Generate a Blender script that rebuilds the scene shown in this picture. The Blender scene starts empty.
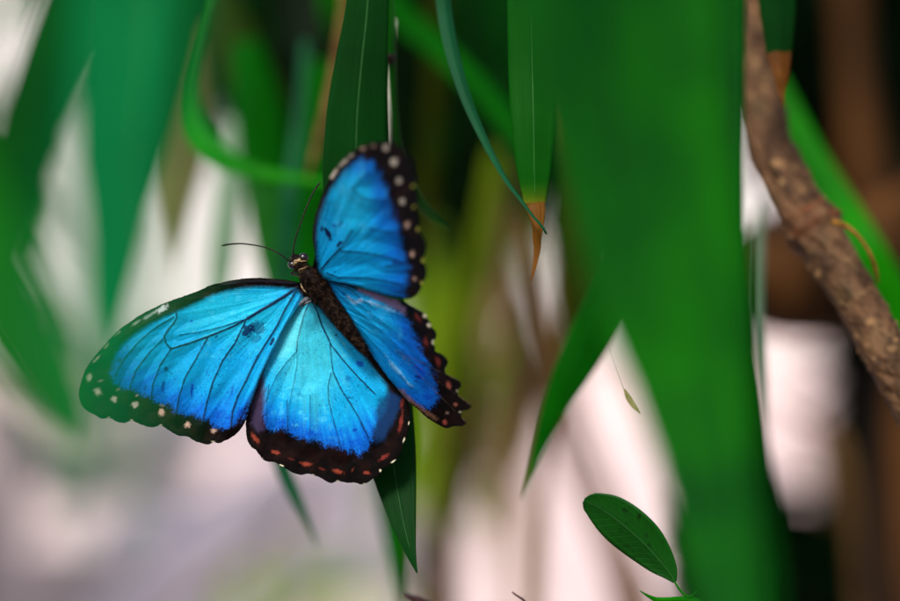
import bpy, math, random
import numpy as np
from mathutils import Vector, Matrix

random.seed(7)
rng = np.random.default_rng(11)
S = bpy.context.scene
COL = S.collection

# ------------------------------------------------------------------ camera
CAM_LOC = Vector((0.0, 0.0, 1.40))
PITCH = math.radians(8.0)
cam_d = bpy.data.cameras.new('camera')
cam_d.sensor_width = 36.0
cam_d.lens = 100.0
cam_d.clip_start = 0.01
cam_d.clip_end = 400.0
cam_d.dof.use_dof = True
cam_d.dof.focus_distance = 0.625
cam_d.dof.aperture_fstop = 4.0
cam = bpy.data.objects.new('camera', cam_d)
cam.location = CAM_LOC
cam.rotation_euler = (math.radians(90) - PITCH, 0, 0)
COL.objects.link(cam)
S.camera = cam
ROT = np.array(Matrix.Rotation(math.radians(90) - PITCH, 3, 'X'))
CL = np.array(CAM_LOC)
K = 36.0 / 100.0 / 900.0          # size of one photo pixel at one metre


def at(px, py, d):
    """world point seen at photo pixel (px, py) at depth d metres"""
    px = np.asarray(px, float); py = np.asarray(py, float); d = np.asarray(d, float)
    px, py, d = np.broadcast_arrays(px, py, d)
    loc = np.stack([(px - 450) * K * d, -(py - 300.5) * K * d, -d], -1)
    return loc @ ROT.T + CL


VIEW = ROT @ np.array([0, 0, -1.0])

# ------------------------------------------------------------------ render, light
S.render.engine = 'CYCLES'
S.cycles.use_denoising = True
try:
    S.cycles.denoiser = 'OPENIMAGEDENOISE'
except Exception:
    pass
S.cycles.max_bounces = 8
S.cycles.diffuse_bounces = 4
S.cycles.transmission_bounces = 4
S.cycles.adaptive_threshold = 0.006
S.view_settings.view_transform = 'Standard'
S.view_settings.look = 'None'
S.view_settings.gamma = 1.0
S.view_settings.use_curve_mapping = False
S.view_settings.exposure = 1.0

W = bpy.data.worlds.new('World'); S.world = W
W.use_nodes = True
nt = W.node_tree
bg = nt.nodes['Background']
sky = nt.nodes.new('ShaderNodeTexSky')
sky.sky_type = 'NISHITA'
sky.sun_disc = False
SUN_EL, SUN_AZ = math.radians(52), math.radians(200)   # azimuth measured from +Y, clockwise
sky.sun_elevation = SUN_EL
sky.sun_rotation = SUN_AZ
sky.dust_density = 4.0
nt.links.new(sky.outputs[0], bg.inputs[0])
bg.inputs[1].default_value = 0.08
sun_d = bpy.data.lights.new('sun', 'SUN')
sun_d.energy = 2.1
sun_d.angle = math.radians(14)
sun_d.color = (1.0, 0.95, 0.88)
sun = bpy.data.objects.new('sun', sun_d)
sdir = Vector((math.sin(SUN_AZ) * math.cos(SUN_EL), math.cos(SUN_AZ) * math.cos(SUN_EL), math.sin(SUN_EL)))
sun.rotation_euler = sdir.to_track_quat('Z', 'Y').to_euler()
sun.location = (0, 0, 6)
COL.objects.link(sun)


# ------------------------------------------------------------------ materials
def new_mat(name):
    m = bpy.data.materials.new(name)
    m.use_nodes = True
    n = m.node_tree
    return m, n, n.nodes['Principled BSDF'], n.nodes['Material Output']


def ramp(n, stops):
    r = n.nodes.new('ShaderNodeValToRGB')
    e = r.color_ramp.elements
    while len(e) < len(stops):
        e.new(0.5)
    for i, (p, c) in enumerate(stops):
        e[i].position = p
        e[i].color = (*c, 1) if len(c) == 3 else c
    return r


def leaf_mat(name, c1, c2, rough=0.42, trans=0.3, tc=None, vein=70.0, spec=0.4, vstr=0.25, ageing=False, pinnate=False):
    """blade: parallel veins run along v, mottling, a share of light passing through"""
    m, n, p, out = new_mat(name)
    L = n.links
    uv = n.nodes.new('ShaderNodeUVMap')
    mp = n.nodes.new('ShaderNodeMapping')
    mp.inputs['Scale'].default_value = (vein, 2.2, 1)
    L.new(uv.outputs[0], mp.inputs[0])
    nz = n.nodes.new('ShaderNodeTexNoise')
    nz.inputs['Scale'].default_value = 1.0
    nz.inputs['Detail'].default_value = 3
    L.new(mp.outputs[0], nz.inputs[0])
    tcn = n.nodes.new('ShaderNodeTexCoord')
    nb = n.nodes.new('ShaderNodeTexNoise')
    nb.inputs['Scale'].default_value = 45
    nb.inputs['Detail'].default_value = 5
    L.new(tcn.outputs['Object'], nb.inputs[0])
    add = n.nodes.new('ShaderNodeMix'); add.data_type = 'FLOAT'
    add.inputs[0].default_value = 0.55
    L.new(nz.outputs[0], add.inputs[2]); L.new(nb.outputs[0], add.inputs[3])
    r = ramp(n, [(0.33, c1), (0.66, c2)])
    L.new(add.outputs[0], r.inputs[0])
    colour = r.outputs[0]
    height = nz.outputs[0]
    sp = n.nodes.new('ShaderNodeSeparateXYZ')
    L.new(uv.outputs[0], sp.inputs[0])

    def mth(op, a, b):
        q = n.nodes.new('ShaderNodeMath'); q.operation = op
        for i, v in enumerate((a, b)):
            if isinstance(v, (int, float)): q.inputs[i].default_value = v
            elif v is not None: L.new(v, q.inputs[i])
        return q.outputs[0]
    if ageing:                       # yellow, then brown tissue creeping up from the tip with a ragged front
        fr = mth('ADD', sp.outputs[1], mth('MULTIPLY', mth('SUBTRACT', nz.outputs[0], .5), .05))
        ar = ramp(n, [(.925, (0, 0, 0)), (.975, (.30, .30, .30)), (.988, (.45, .45, .45)), (.997, (1, 1, 1))])
        L.new(fr, ar.inputs[0])
        ac = ramp(n, [(0, c2), (.45, (.13, .17, .006)), (.62, (.20, .13, .01)), (1, (.10, .035, .004))])
        L.new(ar.outputs[0], ac.inputs[0])
        mxa = n.nodes.new('ShaderNodeMix'); mxa.data_type = 'RGBA'
        L.new(mth('MINIMUM', mth('MULTIPLY', ar.outputs[0], 2.2), 1.0), mxa.inputs[0])
        L.new(colour, mxa.inputs[6]); L.new(ac.outputs[0], mxa.inputs[7])
        colour = mxa.outputs[2]
    if pinnate:                      # side veins leaving the midrib at a slant
        side = mth('ABSOLUTE', mth('SUBTRACT', sp.outputs[0], .5), None)
        wv = mth('SINE', mth('ADD', mth('MULTIPLY', mth('SUBTRACT', sp.outputs[1], mth('MULTIPLY', side, .32)), 88.0), mth('MULTIPLY', nb.outputs[0], 3.0)), None)
        wv = mth('POWER', mth('MAXIMUM', wv, 0.0), 6.0)
        mxp = n.nodes.new('ShaderNodeMix'); mxp.data_type = 'RGBA'
        L.new(mth('MULTIPLY', wv, .10), mxp.inputs[0])
        L.new(colour, mxp.inputs[6]); mxp.inputs[7].default_value = (*[v * 1.9 for v in c2], 1)
        sr = ramp(n, [(.60, (1, 1, 1)), (.72, (.45, .35, .3))])
        n3 = n.nodes.new('ShaderNodeTexNoise'); n3.inputs['Scale'].default_value = 420; n3.inputs['Detail'].default_value = 3
        L.new(tcn.outputs['Object'], n3.inputs[0]); L.new(n3.outputs[0], sr.inputs[0])
        mxs = n.nodes.new('ShaderNodeMix'); mxs.data_type = 'RGBA'; mxs.blend_type = 'MULTIPLY'; mxs.inputs[0].default_value = 1
        L.new(mxp.outputs[2], mxs.inputs[6]); L.new(sr.outputs[0], mxs.inputs[7])
        colour = mxs.outputs[2]
        height = mth('SUBTRACT', nb.outputs[0], mth('MULTIPLY', wv, .12))
    L.new(colour, p.inputs['Base Color'])
    p.inputs['Roughness'].default_value = rough
    p.inputs['Specular IOR Level'].default_value = spec
    bp = n.nodes.new('ShaderNodeBump')
    bp.inputs['Strength'].default_value = vstr
    bp.inputs['Distance'].default_value = 0.0006
    L.new(height, bp.inputs['Height'])
    L.new(bp.outputs[0], p.inputs['Normal'])
    tr = n.nodes.new('ShaderNodeBsdfTranslucent')
    tr.inputs[0].default_value = (*(tc or tuple(min(1, v * 1.6) for v in c2)), 1)
    mx = n.nodes.new('ShaderNodeMixShader')
    mx.inputs[0].default_value = trans
    L.new(p.outputs[0], mx.inputs[1]); L.new(tr.outputs[0], mx.inputs[2])
    L.new(mx.outputs[0], out.inputs[0])
    return m


def noisy_mat(name, c1, c2, scale=60, rough=0.7, bump=0.4, dist=0.001, stretch=(1, 1, 1), detail=6, spec=0.3, lo=.35, hi=.68):
    m, n, p, out = new_mat(name)
    L = n.links
    tcn = n.nodes.new('ShaderNodeTexCoord')
    mp = n.nodes.new('ShaderNodeMapping')
    mp.inputs['Scale'].default_value = stretch
    L.new(tcn.outputs['Object'], mp.inputs[0])
    nz = n.nodes.new('ShaderNodeTexNoise')
    nz.inputs['Scale'].default_value = scale
    nz.inputs['Detail'].default_value = detail
    L.new(mp.outputs[0], nz.inputs[0])
    r = ramp(n, [(lo, c1), (hi, c2)])
    L.new(nz.outputs[0], r.inputs[0])
    L.new(r.outputs[0], p.inputs['Base Color'])
    p.inputs['Roughness'].default_value = rough
    p.inputs['Specular IOR Level'].default_value = spec
    bp = n.nodes.new('ShaderNodeBump')
    bp.inputs['Strength'].default_value = bump
    bp.inputs['Distance'].default_value = dist
    L.new(nz.outputs[0], bp.inputs['Height'])
    L.new(bp.outputs[0], p.inputs['Normal'])
    return m


M = {}
M['green_fg'] = leaf_mat('leaf_fresh_green', (0.0006, 0.022, 0.006), (0.008, 0.155, 0.0015), trans=.26, rough=.6, spec=.035, tc=(.003, .13, .002), vein=6)
M['green_side'] = leaf_mat('leaf_plain_green', (0.0006, 0.022, 0.003), (0.002, 0.085, 0.005), trans=.26, rough=.6, spec=.035, tc=(.002, .12, .008), vein=9)
M['green_tip'] = leaf_mat('leaf_ageing_green', (0.0010, 0.060, 0.0010), (0.006, 0.12, 0.0016), trans=.3, rough=.5, spec=.06, tc=(.006, .18, .002), ageing=True)
M['dark_tip'] = leaf_mat('leaf_dark_ageing_green', (0.0008, 0.018, 0.001), (0.002, 0.045, 0.003), trans=.2, rough=.5, spec=.05, tc=(.004, .08, .002), ageing=True)
M['teal_fg'] = leaf_mat('leaf_blue_green', (0.0006, 0.060, 0.018), (0.0012, 0.20, 0.050), trans=.36, rough=.6, spec=.03, tc=(.001, .22, .04), vein=8)
M['dark_fg'] = leaf_mat('leaf_deep_green', (0.001, 0.030, 0.002), (0.0015, 0.055, 0.003), trans=.25, rough=.6, spec=.02, tc=(.001, .09, .004))
M['bright'] = leaf_mat('leaf_bright_green', (0.001, 0.10, 0.0008), (0.016, 0.26, 0.0015), trans=.45, spec=.05, tc=(.03, .42, .003))
M['mid'] = leaf_mat('leaf_mid_green', (0.0006, 0.050, 0.0006), (0.002, 0.105, 0.001), trans=.28, spec=.04, tc=(.002, .14, .002))
M['oval'] = leaf_mat('leaf_oval_green', (0.0008, 0.040, 0.0012), (0.002, 0.085, 0.002), trans=.25, spec=.22, rough=.38, vein=14, pinnate=True, tc=(.002, .12, .002), vstr=.5)
M['dark'] = leaf_mat('leaf_dark_green', (0.0008, 0.022, 0.0016), (0.002, 0.042, 0.004), trans=.18, spec=.05, vein=60, vstr=.4)
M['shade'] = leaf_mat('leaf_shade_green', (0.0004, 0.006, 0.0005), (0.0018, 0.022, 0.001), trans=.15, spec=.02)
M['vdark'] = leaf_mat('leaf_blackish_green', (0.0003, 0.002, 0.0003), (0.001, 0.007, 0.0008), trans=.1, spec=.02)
M['olive'] = leaf_mat('leaf_olive', (0.012, 0.022, 0.001), (0.032, 0.042, 0.002), trans=.25, spec=.03)
M['lime'] = leaf_mat('leaf_lime', (0.08, 0.17, 0.004), (0.17, 0.29, 0.01), trans=.4, spec=.03)
M['olivelime'] = leaf_mat('leaf_olive_lime', (0.06, 0.12, 0.004), (0.17, 0.25, 0.010), trans=.38, spec=.03)
M['paleblade'] = leaf_mat('leaf_pale_grey_green', (0.16, 0.26, 0.17), (0.30, 0.42, 0.30), trans=.3, spec=.05)
M['pointed'] = leaf_mat('leaf_pointed_green', (0.0008, 0.075, 0.0008), (0.005, 0.17, 0.002), trans=.38, spec=.05, tc=(.004, .24, .002))
M['paleteal'] = leaf_mat('leaf_grey_green', (0.002, 0.045, 0.015), (0.010, 0.095, 0.036), trans=.25, spec=.06)
M['rib'] = noisy_mat('leaf_midrib', (0.02, 0.13, 0.015), (0.04, 0.2, 0.03), scale=200, rough=.5, bump=.1)
M['ribdark'] = noisy_mat('leaf_midrib_dark', (0.008, 0.06, 0.008), (0.015, 0.10, 0.014), scale=200, rough=.5, bump=.1)
M['dry'] = leaf_mat('dry_leaf_tip', (0.03, 0.007, 0.0006), (0.19, 0.07, 0.006), trans=.2, rough=.6, vein=14, tc=(.28, .10, .008), spec=.12)
M['drypale'] = noisy_mat('dry_bract', (0.2, 0.15, 0.06), (0.34, 0.28, 0.13), scale=300)
M['tan'] = leaf_mat('dry_tan_leaf', (0.12, 0.08, 0.03), (0.24, 0.17, 0.07), trans=.25, rough=.7, spec=.05)
M['palegap'] = noisy_mat('pale_gap', (0.5, 0.5, 0.4), (0.7, 0.7, 0.58), scale=120)
M['stalk'] = leaf_mat('green_stalk', (0.001, 0.05, 0.001), (0.005, 0.12, 0.002), trans=.1, spec=.05)
M['brownstem'] = noisy_mat('brown_stem', (0.06, 0.028, 0.009), (0.15, 0.078, 0.028), scale=120, stretch=(3, 3, .4), spec=.05)
M['tanstem'] = noisy_mat('tan_stem', (0.44, 0.31, 0.16), (0.62, 0.46, 0.27), scale=60, stretch=(3, 3, .5))
M['node'] = noisy_mat('dark_node', (0.012, 0.006, 0.003), (0.04, 0.02, 0.01), scale=400)
M['twig'] = noisy_mat('dark_red_twig', (0.025, 0.008, 0.006), (0.07, 0.025, 0.02), scale=400)
M['tendril'] = noisy_mat('tendril', (0.10, 0.045, 0.006), (0.24, 0.12, 0.02), scale=300, spec=.1)
M['trunk'] = noisy_mat('trunk_bark', (0.006, 0.0025, 0.0008), (0.085, 0.034, 0.008), scale=9, stretch=(4, 4, .7), bump=.8, dist=.02, spec=.08)
M['trunkdark'] = noisy_mat('trunk_bark_dark', (0.003, 0.0018, 0.001), (0.016, 0.008, 0.003), scale=14, stretch=(4, 4, .7), bump=.8, dist=.02, spec=.08)
M['blackeye'] = noisy_mat('eye', (0.004, 0.003, 0.003), (0.012, 0.007, 0.006), scale=2500, rough=.18, bump=.1, dist=.0001, spec=.6)
M['chitin'] = noisy_mat('chitin', (0.003, 0.002, 0.0015), (0.012, 0.007, 0.005), scale=1200, rough=.45, spec=.15)
M['palp'] = noisy_mat('pale_scales', (0.25, 0.15, 0.06), (0.5, 0.36, 0.18), scale=1500, rough=.6)
M['fur'] = noisy_mat('body_fur', (0.0025, 0.0013, 0.001), (0.06, 0.032, 0.018), scale=700, rough=.6, spec=.05, lo=.45, hi=.72)
M['wingunder'] = noisy_mat('wing_underside', (0.05, 0.03, 0.018), (0.13, 0.085, 0.05), scale=160, rough=.7, bump=.05)


# ------------------------------------------------------------------ object helpers
def mesh_obj(name, verts, faces, mat=None, parent=None, smooth=True, uv=None, col=None, mats=None):
    v = np.asarray(verts, float)
    if parent is not None:
        v = v - np.array(parent.location)
        loc = (0, 0, 0)
    else:
        c = v.mean(0); v = v - c; loc = tuple(c)
    me = bpy.data.meshes.new(name)
    if isinstance(faces, np.ndarray):
        nf, k = faces.shape
        me.vertices.add(len(v)); me.vertices.foreach_set('co', v.astype(np.float32).ravel())
        me.loops.add(nf * k); me.loops.foreach_set('vertex_index', faces.astype(np.int32).ravel())
        me.polygons.add(nf)
        me.polygons.foreach_set('loop_start', np.arange(0, nf * k, k, dtype=np.int32))
        me.update(calc_edges=True)
        me.validate()
    else:
        me.from_pydata([tuple(p) for p in v], [], faces)
        me.update()
    if uv is not None:
        lay = me.uv_layers.new(name='UVMap')
        idx = np.empty(len(me.loops), np.int32)
        me.loops.foreach_get('vertex_index', idx)
        lay.data.foreach_set('uv', np.asarray(uv, np.float32)[idx].ravel())
    if col is not None:
        a = me.color_attributes.new('pattern', 'FLOAT_COLOR', 'POINT')
        a.data.foreach_set('color', np.concatenate([col, np.ones((len(col), 1))], 1).astype(np.float32).ravel())
    for mm in ([mat] if mats is None else mats):
        me.materials.append(mm)
    if smooth:
        me.polygons.foreach_set('use_smooth', np.ones(len(me.polygons), bool))
    o = bpy.data.objects.new(name, me)
    o.location = loc
    COL.objects.link(o)
    if parent is not None:
        o.parent = parent
    return o


def thing(name, label, cat, loc, group=None):
    o = bpy.data.objects.new(name, None)
    o.empty_display_size = 0.01
    o.location = tuple(loc)
    o['label'] = label; o['category'] = cat
    if group: o['group'] = group
    COL.objects.link(o)
    return o


def tag(o, label, cat, group=None):
    o['label'] = label; o['category'] = cat
    if group: o['group'] = group
    return o


def struct(o):
    o['kind'] = 'structure'
    return o


def catmull(P, n, closed=False):
    """resample a Catmull-Rom curve through rows of P evenly along its first three (or two) columns"""
    P = np.asarray(P, float)
    if closed:
        Q = np.vstack([P[-1], P, P[0], P[1]])
    else:
        Q = np.vstack([2 * P[0] - P[1], P, 2 * P[-1] - P[-2]])
    out = []
    for i in range(1, len(Q) - 2):
        t = np.linspace(0, 1, 24, endpoint=False)[:, None]
        p0, p1, p2, p3 = Q[i - 1], Q[i], Q[i + 1], Q[i + 2]
        out.append(.5 * (2 * p1 + (p2 - p0) * t + (2 * p0 - 5 * p1 + 4 * p2 - p3) * t ** 2 + (3 * p1 - p0 - 3 * p2 + p3) * t ** 3))
    R = np.vstack(out + [Q[-2][None]])
    d = np.r_[0, np.cumsum(np.linalg.norm(np.diff(R[:, :2], axis=0), axis=1))]
    s = np.linspace(0, d[-1], n + 1)[:-1] if closed else np.linspace(0, d[-1], n)
    return np.stack([np.interp(s, d, R[:, k]) for k in range(R.shape[1])], 1)


def frame_along(P):
    """tangents and two normals for a 3-D polyline"""
    T = np.gradient(P, axis=0)
    T /= np.linalg.norm(T, axis=1)[:, None] + 1e-12
    N = np.zeros_like(P); B = np.zeros_like(P)
    ref = VIEW
    for i in range(len(P)):
        b = np.cross(T[i], ref); nb = np.linalg.norm(b)
        if nb < 1e-3:
            b = np.cross(T[i], [1, 0, 0.2]); nb = np.linalg.norm(b)
        b /= nb
        B[i] = b; N[i] = np.cross(b, T[i])
    return T, N, B


def tube_geo(P, R, seg=12, cap=True):
    T, N, B = frame_along(P)
    a = np.linspace(0, 2 * np.pi, seg, endpoint=False)
    ring = (np.cos(a)[None, :, None] * B[:, None, :] + np.sin(a)[None, :, None] * N[:, None, :])
    R = np.asarray(R, float)
    V = P[:, None, :] + ring * (R[:, None, None] if R.ndim == 1 else R[:, :, None])
    n = len(P)
    F = []
    for i in range(n - 1):
        for j in range(seg):
            k = (j + 1) % seg
            F.append((i * seg + j, i * seg + k, (i + 1) * seg + k, (i + 1) * seg + j))
    V = V.reshape(-1, 3)
    uv = np.stack([np.tile(a / (2 * np.pi), n), np.repeat(np.linspace(0, 1, n), seg)], 1)
    if cap:
        F.append(tuple(range(seg))[::-1]); F.append(tuple(range((n - 1) * seg, n * seg)))
    return V, F, uv


def px_tube(pts, n=40, seg=12, lump=0.0, seed=1):
    """pts: rows px, py, depth, radius in photo px -> tube geometry"""
    C = catmull(pts, n)
    P = at(C[:, 0], C[:, 1], C[:, 2])
    R = np.maximum(C[:, 3], .02) * K * C[:, 2]
    if lump:
        r = np.random.default_rng(seed)
        R = R * (1 + lump * (r.random(n) - .5))
    return tube_geo(P, R, seg)


def merge(parts):
    V, F, U = [], [], []
    o = 0
    for v, f, u in parts:
        V.append(v); U.append(u)
        F += [tuple(i + o for i in q) for q in f]
        o += len(v)
    return np.vstack(V), F, np.vstack(U)


def solid(o, t, off=0):
    md = o.modifiers.new('thickness', 'SOLIDIFY')
    md.thickness = t; md.offset = off
    return md


def blade_geo(pts, roll=0.0, fold=0.15, n=60, m=13, wave=0.0, seed=0, cup=0.0):
    """long leaf blade. pts rows: px, py, depth, projected half width px.  roll tips the
    blade about its own length; fold is the V at the midrib."""
    C = catmull(pts, n)
    P = at(C[:, 0], C[:, 1], C[:, 2])
    T, N, B = frame_along(P)
    r = np.random.default_rng(seed)
    hw = np.maximum(C[:, 3], .15) * K * C[:, 2] / max(.3, math.cos(roll))
    u = np.linspace(-1, 1, m)
    c, s = math.cos(roll), math.sin(roll)
    X = B * c + N * s
    Z = -B * s + N * c
    ph = r.random() * 6.28
    ww = wave * np.sin(np.linspace(0, 9, n) + ph)
    V = (P[:, None, :] + X[:, None, :] * (hw[:, None] * u[None])[..., None]
         + Z[:, None, :] * (hw[:, None] * (fold * np.abs(u)[None] - cup * u[None] ** 2 + ww[:, None] * u[None] * np.abs(u)[None]))[..., None])
    F = []
    for i in range(n - 1):
        for j in range(m - 1):
            F.append((i * m + j, i * m + j + 1, (i + 1) * m + j + 1, (i + 1) * m + j))
    uv = np.stack([np.tile((u + 1) / 2, n), np.repeat(np.linspace(0, 1, n), m)], 1)
    return V.reshape(-1, 3), F, uv, P, Z


def leaf(name, label, pts, mat, roll=0.0, fold=0.15, rib=None, ribw=0.7, wave=0.03, tip=None, tipmat=None, cat='leaf',
         group=None, seed=0, n=60, thick=0.0003, cup=0.0):
    group = group or {'hanging_leaf': 'long leaves hanging around and behind the butterfly', 'broad_leaf': 'broad blurred leaves close to the lens', 'tipped_leaf': 'leaves with a dry brown tip', 'narrow_leaf': 'narrow blurred leaves', 'tan_leaf': 'dry tan leaves behind'}.get(name)
    t = thing(name, label, cat, at(*pts[0][:3]), group)
    V, F, uv, P, Z = blade_geo(pts, roll, fold, n=n, wave=wave, seed=seed, cup=cup)
    b = mesh_obj('blade', V, F, M[mat], t, uv=uv)
    solid(b, thick)
    if rib:
        C = catmull(pts, n)
        w = np.interp(np.linspace(0, 1, n), [0, .7, 1], [ribw, ribw * .8, ribw * .2]) * K * C[:, 2]
        k = int(n * .97)
        V, F, uv = tube_geo((P + VIEW * -(thick * .5 + w[:, None] * .2))[:k], w[:k], 8)
        mesh_obj('midrib', V, F, M[rib], t, uv=uv)
    if tip:
        V, F, uv, P, Z = blade_geo(tip, roll, fold, n=40, wave=.02, seed=seed + 1)
        b = mesh_obj('dry_tip', V, F, M[tipmat], t, uv=uv)
        b['label'] = 'dry orange brown tip'
        solid(b, thick)
    return t


# ------------------------------------------------------------------ noise for the wing patterns
def hash2(ix, iy, seed):
    h = (ix.astype(np.int64) * 374761393 + iy.astype(np.int64) * 668265263 + seed * 1442695041) & 0xffffffff
    h = ((h ^ (h >> 13)) * 1274126177) & 0xffffffff
    return ((h ^ (h >> 16)) & 0xffff) / 65535.0


def vnoise(x, y, seed=0):
    ix, iy = np.floor(x), np.floor(y)
    fx, fy = x - ix, y - iy
    fx = fx * fx * (3 - 2 * fx); fy = fy * fy * (3 - 2 * fy)
    a, b = hash2(ix, iy, seed), hash2(ix + 1, iy, seed)
    c, d = hash2(ix, iy + 1, seed), hash2(ix + 1, iy + 1, seed)
    return (a * (1 - fx) + b * fx) * (1 - fy) + (c * (1 - fx) + d * fx) * fy


def fbm(x, y, seed=0, o=4):
    s, a, t = 0, .5, 0
    for i in range(o):
        s = s + a * vnoise(x * 2 ** i, y * 2 ** i, seed + i); t += a; a *= .5
    return s / t


def sstep(a, b, x):
    t = np.clip((x - a) / (b - a), 0, 1)
    return t * t * (3 - 2 * t)


def poly_dist(x, y, L, closed=False):
    L = np.asarray(L, float)
    if closed: L = np.vstack([L, L[0]])
    best = np.full(x.shape, 1e9)
    for (ax, ay), (bx, by) in zip(L[:-1, :2], L[1:, :2]):
        dx, dy = bx - ax, by - ay
        t = np.clip(((x - ax) * dx + (y - ay) * dy) / (dx * dx + dy * dy + 1e-9), 0, 1)
        best = np.minimum(best, np.hypot(x - ax - t * dx, y - ay - t * dy))
    return best


def inside(x, y, L):
    L = np.asarray(L, float); r = np.zeros(x.shape, bool)
    for (ax, ay), (bx, by) in zip(L, np.roll(L, -1, 0)):
        c = ((ay > y) != (by > y)) & (x < (bx - ax) * (y - ay) / (by - ay + 1e-12) + ax)
        r ^= c
    return r


def mixc(c, k, m):
    return c * (1 - m[:, None]) + np.asarray(k, float)[None] * m[:, None] if np.ndim(k) == 1 else c * (1 - m[:, None]) + k * m[:, None]


# ------------------------------------------------------------------ butterfly
BD = 0.622          # depth of the body axis
AX0 = np.array([313., 280.]); AXN = np.array([.80, -.60]); AXU = np.array([.60, .80])
TAN_R = 1.42


def d_left(x, y):
    return 0.6255 - 0.007 * np.clip((300 - x) / 220, 0, 1) ** 1.3


def d_right(x, y):
    s = (x - AX0[0]) * AXN[0] + (y - AX0[1]) * AXN[1]
    return 0.6235 - np.clip(s, -20, None) * K * .622 * TAN_R * (1 - .0004 * s)


def wing(name, parent, outline, centre, dfun, pattern, veins, doff=0.0, N=940, T=150, mat=None, rootp=(305, 290), fold=.00022):
    C = np.asarray(centre, float)
    O = catmull(outline, N, closed=True)
    # tiny wear along the rim
    k = np.arange(N)
    dirs = O - C; ln = np.linalg.norm(dirs, axis=1)[:, None]
    jit = (fbm(k * .35, k * 0. + 3, 5, 3) - .5) * .9
    O = O + dirs / ln * jit[:, None]
    q_ = O - C                                   # keep every ray from the centre single valued
    th = np.unwrap(np.arctan2(q_[:, 1], q_[:, 0])); rad = np.hypot(q_[:, 0], q_[:, 1])
    sg_ = 1 if th[-1] > th[0] else -1
    th = sg_ * np.maximum.accumulate(sg_ * th + np.arange(N) * 1e-5)
    hi_ = sg_ * th[0] + 2 * np.pi - np.arange(N)[::-1] * 1e-5 - 1e-4
    th = sg_ * np.minimum(sg_ * th, hi_)
    O = C + np.stack([np.cos(th), np.sin(th)], 1) * rad[:, None]
    t = np.linspace(0, 1, T + 1)[1:] ** .8
    Pp = C + (O - C)[None] * t[:, None, None]
    Pp = np.vstack([C[None], Pp.reshape(-1, 2)])
    x, y = Pp[:, 0], Pp[:, 1]
    F3 = np.stack([np.zeros(N, int), 1 + (k + 1) % N, 1 + k], 1)
    i = np.arange(T - 1)[:, None]; j = k[None]; jn = (j + 1) % N
    q = np.stack([1 + i * N + j, 1 + i * N + jn, 1 + (i + 1) * N + jn, 1 + (i + 1) * N + j], -1).reshape(-1, 4)
    tri = np.vstack([F3, q[:, [0, 1, 2]], q[:, [0, 2, 3]]])
    vd = np.full(x.shape, 1e9)
    for L, w, s_ in veins:
        vd = np.minimum(vd, poly_dist(x, y, L))
    relief = -0.00012 * np.exp(-(vd / 1.4) ** 2) + 0.0007 * sstep(0, 14, vd) + 0.0006 * (fbm(x * .03, y * .03, 40) - .5)
    an_ = np.arctan2(y - rootp[1], x - rootp[0]); r_ = np.hypot(x - rootp[0], y - rootp[1])
    relief = relief + fold * (fbm(an_ * 16, r_ * .008, 44, 3) - .5) * sstep(10, 60, r_) * 2
    P = at(x, y, dfun(x, y) + doff + relief)
    colr = pattern(x, y, O)
    o = mesh_obj(name, P, tri, None, parent, col=colr, mats=[mat, M['wingunder']])
    # face towards the camera
    me = o.data
    nrm = np.zeros(len(me.polygons) * 3, np.float32); me.polygons.foreach_get('normal', nrm)
    if (nrm.reshape(-1, 3) @ VIEW).mean() > 0:
        me.flip_normals()
    md = solid(o, 0.00012, -1)
    md.material_offset = 1; md.material_offset_rim = 0
    return o


def wing_mat(name, spec, rough):
    m, n, p, out = new_mat(name)
    L = n.links
    a = n.nodes.new('ShaderNodeAttribute'); a.attribute_name = 'pattern'
    tcn = n.nodes.new('ShaderNodeTexCoord')
    nz = n.nodes.new('ShaderNodeTexNoise')
    nz.inputs['Scale'].default_value = 2600; nz.inputs['Detail'].default_value = 2
    L.new(tcn.outputs['Object'], nz.inputs[0])
    mr = n.nodes.new('ShaderNodeMapRange')
    mr.inputs[1].default_value = .3; mr.inputs[2].default_value = .7
    mr.inputs[3].default_value = .84; mr.inputs[4].default_value = 1.14
    L.new(nz.outputs[0], mr.inputs[0])
    mu = n.nodes.new('ShaderNodeMix'); mu.data_type = 'RGBA'; mu.blend_type = 'MULTIPLY'
    mu.inputs[0].default_value = 1
    L.new(a.outputs[0], mu.inputs[6]); L.new(mr.outputs[0], mu.inputs[7])
    L.new(mu.outputs[2], p.inputs['Base Color'])
    p.inputs['Roughness'].default_value = rough
    p.inputs['Specular IOR Level'].default_value = spec
    bp = n.nodes.new('ShaderNodeBump'); bp.inputs['Strength'].default_value = .25; bp.inputs['Distance'].default_value = .0002
    L.new(nz.outputs[0], bp.inputs['Height']); L.new(bp.outputs[0], p.inputs['Normal'])
    return m


M['wing'] = wing_mat('wing_scales', .06, .5)

DARK = np.array([.0014, .0007, .0007])
DBROWN = np.array([.010, .0032, .0026])


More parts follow.
